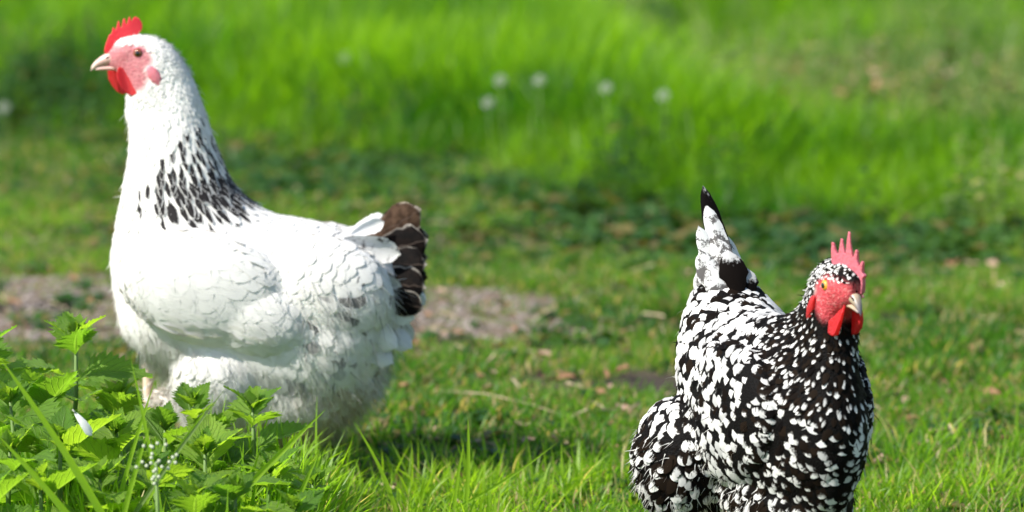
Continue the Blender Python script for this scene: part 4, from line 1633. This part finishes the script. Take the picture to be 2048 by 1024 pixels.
def nettle(apex, y, leaf, label, az0=None, foot_dx=0.0, pairs=4, gap=.036, top=True, group='stinging nettles in the near corner', extra=None):
    a = P(apex[0], apex[1], y)
    fx, fy = a.x + foot_dx, y + .01
    g0 = Vector((fx, fy, float(gz(fx, fy)) - .005))
    o = empty('nettle', g0)
    tag(o, label, 'nettle', group)
    top_p = a - g0
    H = top_p.z
    path = [Vector((0, 0, 0)), top_p * .35 + Vector((_nr.gauss(0, .004), 0, 0)), top_p * .7 + Vector((_nr.gauss(0, .004), 0, 0)), top_p]
    link('stem', pymesh('stem', tube(path, [.0042, .0038, .0032, .0018], 7), M_STEM), o)
    az = az0 if az0 is not None else _nr.uniform(0, 3.14)

    def leafobj(at, azm, el, L, roll=0.0):
        q = link('leaf', LEAVES[_nr.randrange(4)], o)
        q.matrix_local = Matrix.Translation(at) @ Matrix.Rotation(azm, 4, 'Z') @ Matrix.Rotation(-el, 4, 'Y') @ Matrix.Rotation(roll, 4, 'X') @ Matrix.Diagonal((L, L, L, 1))
        return q
    h = H - .012
    for i in range(pairs):
        if h < .015: break
        t = h / H
        at = top_p * t
        L = leaf * (.62, 1.0, 1.12, 1.1, 1.0, .9)[min(i, 5)] * _nr.uniform(.88, 1.1)
        for s in (0, math.pi):
            leafobj(at, az + s + _nr.gauss(0, .15), (.85, .55, .32, .12, -.05, -.2)[min(i, 5)] + _nr.gauss(0, .12), L * _nr.uniform(.9, 1.08), _nr.gauss(0, .2))
        az += math.pi / 2 + _nr.gauss(0, .12)
        h -= gap * _nr.uniform(.8, 1.2) * (.55 if i == 0 else 1)
    if top:
        for s in range(5):
            leafobj(top_p - Vector((0, 0, .006)), az + s * 1.26 + _nr.gauss(0, .2), 1.15 + _nr.gauss(0, .12), leaf * _nr.uniform(.28, .45))
    for (at_px, dirv, L) in (extra or []):
        pass
    return o


NET = [  # apex pixel, depth, leaf length, label
    ((152, 668), -.42, .060, 'tall nettle standing highest, left of the white hen, against the bare path', .25),
    ((-38, 705), -.50, .070, 'nettle at the left border of the picture, one serrated leaf pointing up and in', .1),
    ((385, 800), -.46, .046, 'nettle with one thin leaf rising before the white hen\'s near thigh', .5),
    ((505, 812), -.50, .058, 'nettle with a spread leaf pair under the white hen\'s belly', .05),
    ((232, 800), -.40, .064, 'dark leaved nettle just right of the tallest one, by the pale leg', .0),
    ((85, 792), -.56, .064, 'broad leaved nettle just below the tallest one', .9),
    ((20, 800), -.60, .070, 'wide bright nettle under the left border leaf', .4),
    ((232, 862), -.66, .064, 'blurred nettle right below the fallen white feather', .3),
    ((330, 850), -.52, .054, 'nettle in front of the white hen\'s feathered foot', 1.1),
    ((440, 858), -.50, .052, 'nettle left of the spread leaf pair, before the white belly', .8),
    ((410, 905), -.74, .068, 'large pale nettle below the nettle with the spread leaf pair', .15),
    ((120, 880), -.72, .062, 'nettle between the two long crossing grass blades', 1.2),
    ((20, 900), -.76, .066, 'nettle low at the left border behind the long grass blade', .6),
    ((540, 945), -.62, .058, 'lowest right nettle but one, under the thick leaning grass blade', .3),
    ((625, 965), -.64, .052, 'rightmost nettle at the bottom edge, beside the open turf', .2),
    ((300, 935), -.82, .058, 'nettle beneath the small white flower cluster', .9),
    ((200, 955), -.84, .056, 'nettle at the bottom edge, left of the white flower cluster', .4),
    ((80, 965), -.86, .056, 'nettle at the bottom edge near the left corner', 1.4),
    ((470, 985), -.86, .056, 'nettle at the bottom edge below the large pale one', 1.0),
    ((390, 990), -.88, .050, 'small nettle at the bottom edge right of the white flower cluster', .2),
    ((-30, 990), -.90, .056, 'nettle filling the bottom left corner', .7),
    ((590, 1015), -.86, .048, 'small nettle at the bottom edge under the rightmost one', .5),
]
for (ap, y_, lf, lab, az_) in NET:
    nettle(ap, y_, lf * 1.38, lab, az_, foot_dx=_nr.gauss(0, .012), pairs=6, gap=.030)


# ------------------------------------------------------------------ single long grass blades
def long_blade(base_px, tip_px, y, w, label, bow=.06, mat=None, dy=0.0):
    b, t = P(*base_px, y), P(*tip_px, y + dy)
    b2 = b - (t - b) * max(0, (b.z - .0) / max(t.z - b.z, .01))        # run down to the ground
    b2.z = max(b2.z, -.004)
    d = t - b2
    L = d.length
    d.normalize()
    s = Vector((d.z, 0, -d.x)).normalized()
    n = d.cross(s)
    V, U, C, F = [], [], [], []
    rows = 14
    for k in range(rows):
        q = k / (rows - 1)
        ww = w * np.interp(q, [0, .5, .85, 1], [.75, 1, .55, .03]) / 2
        c = d * L * q + s * (bow * L * math.sin(math.pi * q)) * 1.0
        V += [c - s * ww, c + n * ww * .45, c + s * ww]
        U += [(max(q, .3), 0), (max(q, .3), .5), (max(q, .3), 1)]
        C += [[.7, .5, .5, 1]] * 3
    for k in range(rows - 1):
        for j in range(2):
            a = 3 * k + j
            F.append((a, a + 1, a + 4, a + 3))
    o = link('grass_blade', mesh_np('grass_blade', V, np.array(F), mat or M_LONG, U, {'fcol': C}), None, b2)
    tag(o, label, 'grass blade', 'single long grass blades')
    return o


long_blade((170, 1010), (-8, 705), -.92, .0095, 'long bright grass blade slanting up to the left border above the other', .03)
long_blade((95, 1010), (-12, 862), -.96, .0100, 'long grass blade low in the left corner, parallel under the higher one', .04)
long_blade((545, 935), (650, 820), -.80, .0095, 'thick smooth grass blade leaning right across the white hen\'s stained belly', -.02)
long_blade((345, 935), (452, 775), -.88, .0058, 'thin pale grass stalk leaning right before the white hen\'s thigh', -.02, M_PALE)
long_blade((350, 925), (425, 800), -.84, .0085, 'green grass blade just left of the thin pale stalk', -.02)
long_blade((930, 975), (936, 835), -.34, .0062, 'upright grass blade alone in the turf between the two hens', .02)
long_blade((915, 985), (928, 885), -.36, .005, 'shorter upright grass blade beside the lone one between the hens', -.02)
long_blade((775, 1005), (712, 850), -.40, .0055, 'arched grass blade right of the nettles leaning left', .05)
long_blade((985, 960), (1115, 885), -.34, .0045, 'thin pale grass blade leaning far right between the hens', .04)
long_blade((300, 965), (262, 720), -.90, .006, 'slim upright grass blade left of the hen\'s pale leg', .02)
long_blade((282, 870), (310, 760), -.84, .006, 'slim grass blade beside the hen\'s pale leg', -.02)
long_blade((265, 1010), (300, 850), -.95, .008, 'grass blade crossing the nettle left of the white flower cluster', -.03)
long_blade((600, 1015), (640, 900), -.80, .0075, 'grass blade at the right end of the nettles', -.03)

# dry straw stem lying in the turf
a_, b_ = G(885, 782, .02), G(1140, 835, .012)
m_ = (a_ + b_) / 2
o = link('straw_stem', pymesh('straw_stem', tube([a_ - m_, (a_ - m_) * .3 + Vector((0, 0, .01)), (b_ - m_) * .4 + Vector((0, 0, .008)), b_ - m_], [.0013, .0013, .0011, .0007], 7), M_STRAW), None, m_)
tag(o, 'thin pale dry straw stem lying in the turf between the hens', 'straw')

# fallen white feather caught in the nettles
q = P(162, 842, -.84)
fe = empty('fallen_feather', q)
tag(fe, 'small white feather caught among the nettle leaves', 'feather')
big_feather('vane', (-.007, 0, .010), (.012, .0, -.018), .011, (.5, -1, .4), M_WF, fe, .1, rnd=.9)
link('quill', pymesh('quill', tube([(-.010, 0, .014), (-.006, 0, .009)], [.0009, .0012], 6), M_SEED), fe)

# small white flower cluster
q = P(312, 925, -.98)
fl_ = empty('flower_cluster', Vector((q.x, q.y, 0)))
tag(fl_, 'small whitish flower cluster on a thin stalk among the nettles', 'flower')
link('stalk', pymesh('stalk', tube([(.004, 0, 0), (.002, 0, q.z * .6), (0, 0, q.z)], [.003, .0026, .002], 7), M_STEM), fl_)
bud = bpy.data.meshes.new('blossom')
bm = bmesh.new(); bmesh.ops.create_icosphere(bm, subdivisions=2, radius=.0023)
for v in bm.verts: v.co *= 1 + .25 * noise.noise(v.co * 400)
bm.to_mesh(bud); bm.free(); bud.materials.append(mat_plain('white_petals', (.44, .48, .36), .9, .12, 200, .3))
for k in range(26):
    link('blossom', bud, fl_, Vector((random.gauss(0, .010), random.gauss(0, .010), q.z + random.gauss(.0, .009))))


# dandelion seed heads far in the tall grass
def clock_mesh():
    V, F = [], []
    n = 0
    for k in range(16):
        z = 1 - 2 * (k + .5) / 16
        a = 2.39996 * k
        d = Vector((math.sqrt(1 - z * z) * math.cos(a), math.sqrt(1 - z * z) * math.sin(a), z))
        s = d.orthogonal().normalized()
        t = d.cross(s)
        c = d * .015
        V += [d * .003, c, c + (d * .25 + s) * .0042, c + (d * .25 - s * .5 + t * .87) * .0042, c + (d * .25 - s * .5 - t * .87) * .0042]
        F += [(n, n + 1, n + 2), (n + 1, n + 2, n + 3), (n + 1, n + 3, n + 4), (n + 1, n + 4, n + 2)]
        n += 5
    return V, F


clk = pymesh('seed_head', clock_mesh(), M_SEED, False)
for (u, v, lab) in [(1000, 160, 'blurred white seed head, leftmost of the four in the tall grass'), (1078, 160, 'blurred white seed head, second from the left in the tall grass'), (1212, 175, 'blurred white seed head, third of the four in the tall grass'),
                    (1326, 190, 'blurred white seed head, rightmost of the four in the tall grass'), (976, 205, 'blurred white seed head a little lower than the four in a row'), (8, 215, 'whitish blurred seed head at the left border by the dark grass'), (690, 115, 'faint white seed head in the tall grass behind the white hen\'s back')]:
    yy = 3.45 if u > 600 else 3.9
    if u == 690: yy = 4.9
    q = P(u, v, yy)
    d_ = empty('dandelion', Vector((q.x, yy, 0)))
    tag(d_, lab, 'dandelion', 'white dandelion seed heads')
    link('stalk', pymesh('stalk', tube([(0, 0, 0), (.006, 0, q.z * .5), (0, 0, q.z)], [.0016, .0014, .0012], 6), M_STEM), d_)
    link('seed_head', clk, d_, Vector((0, 0, q.z)))
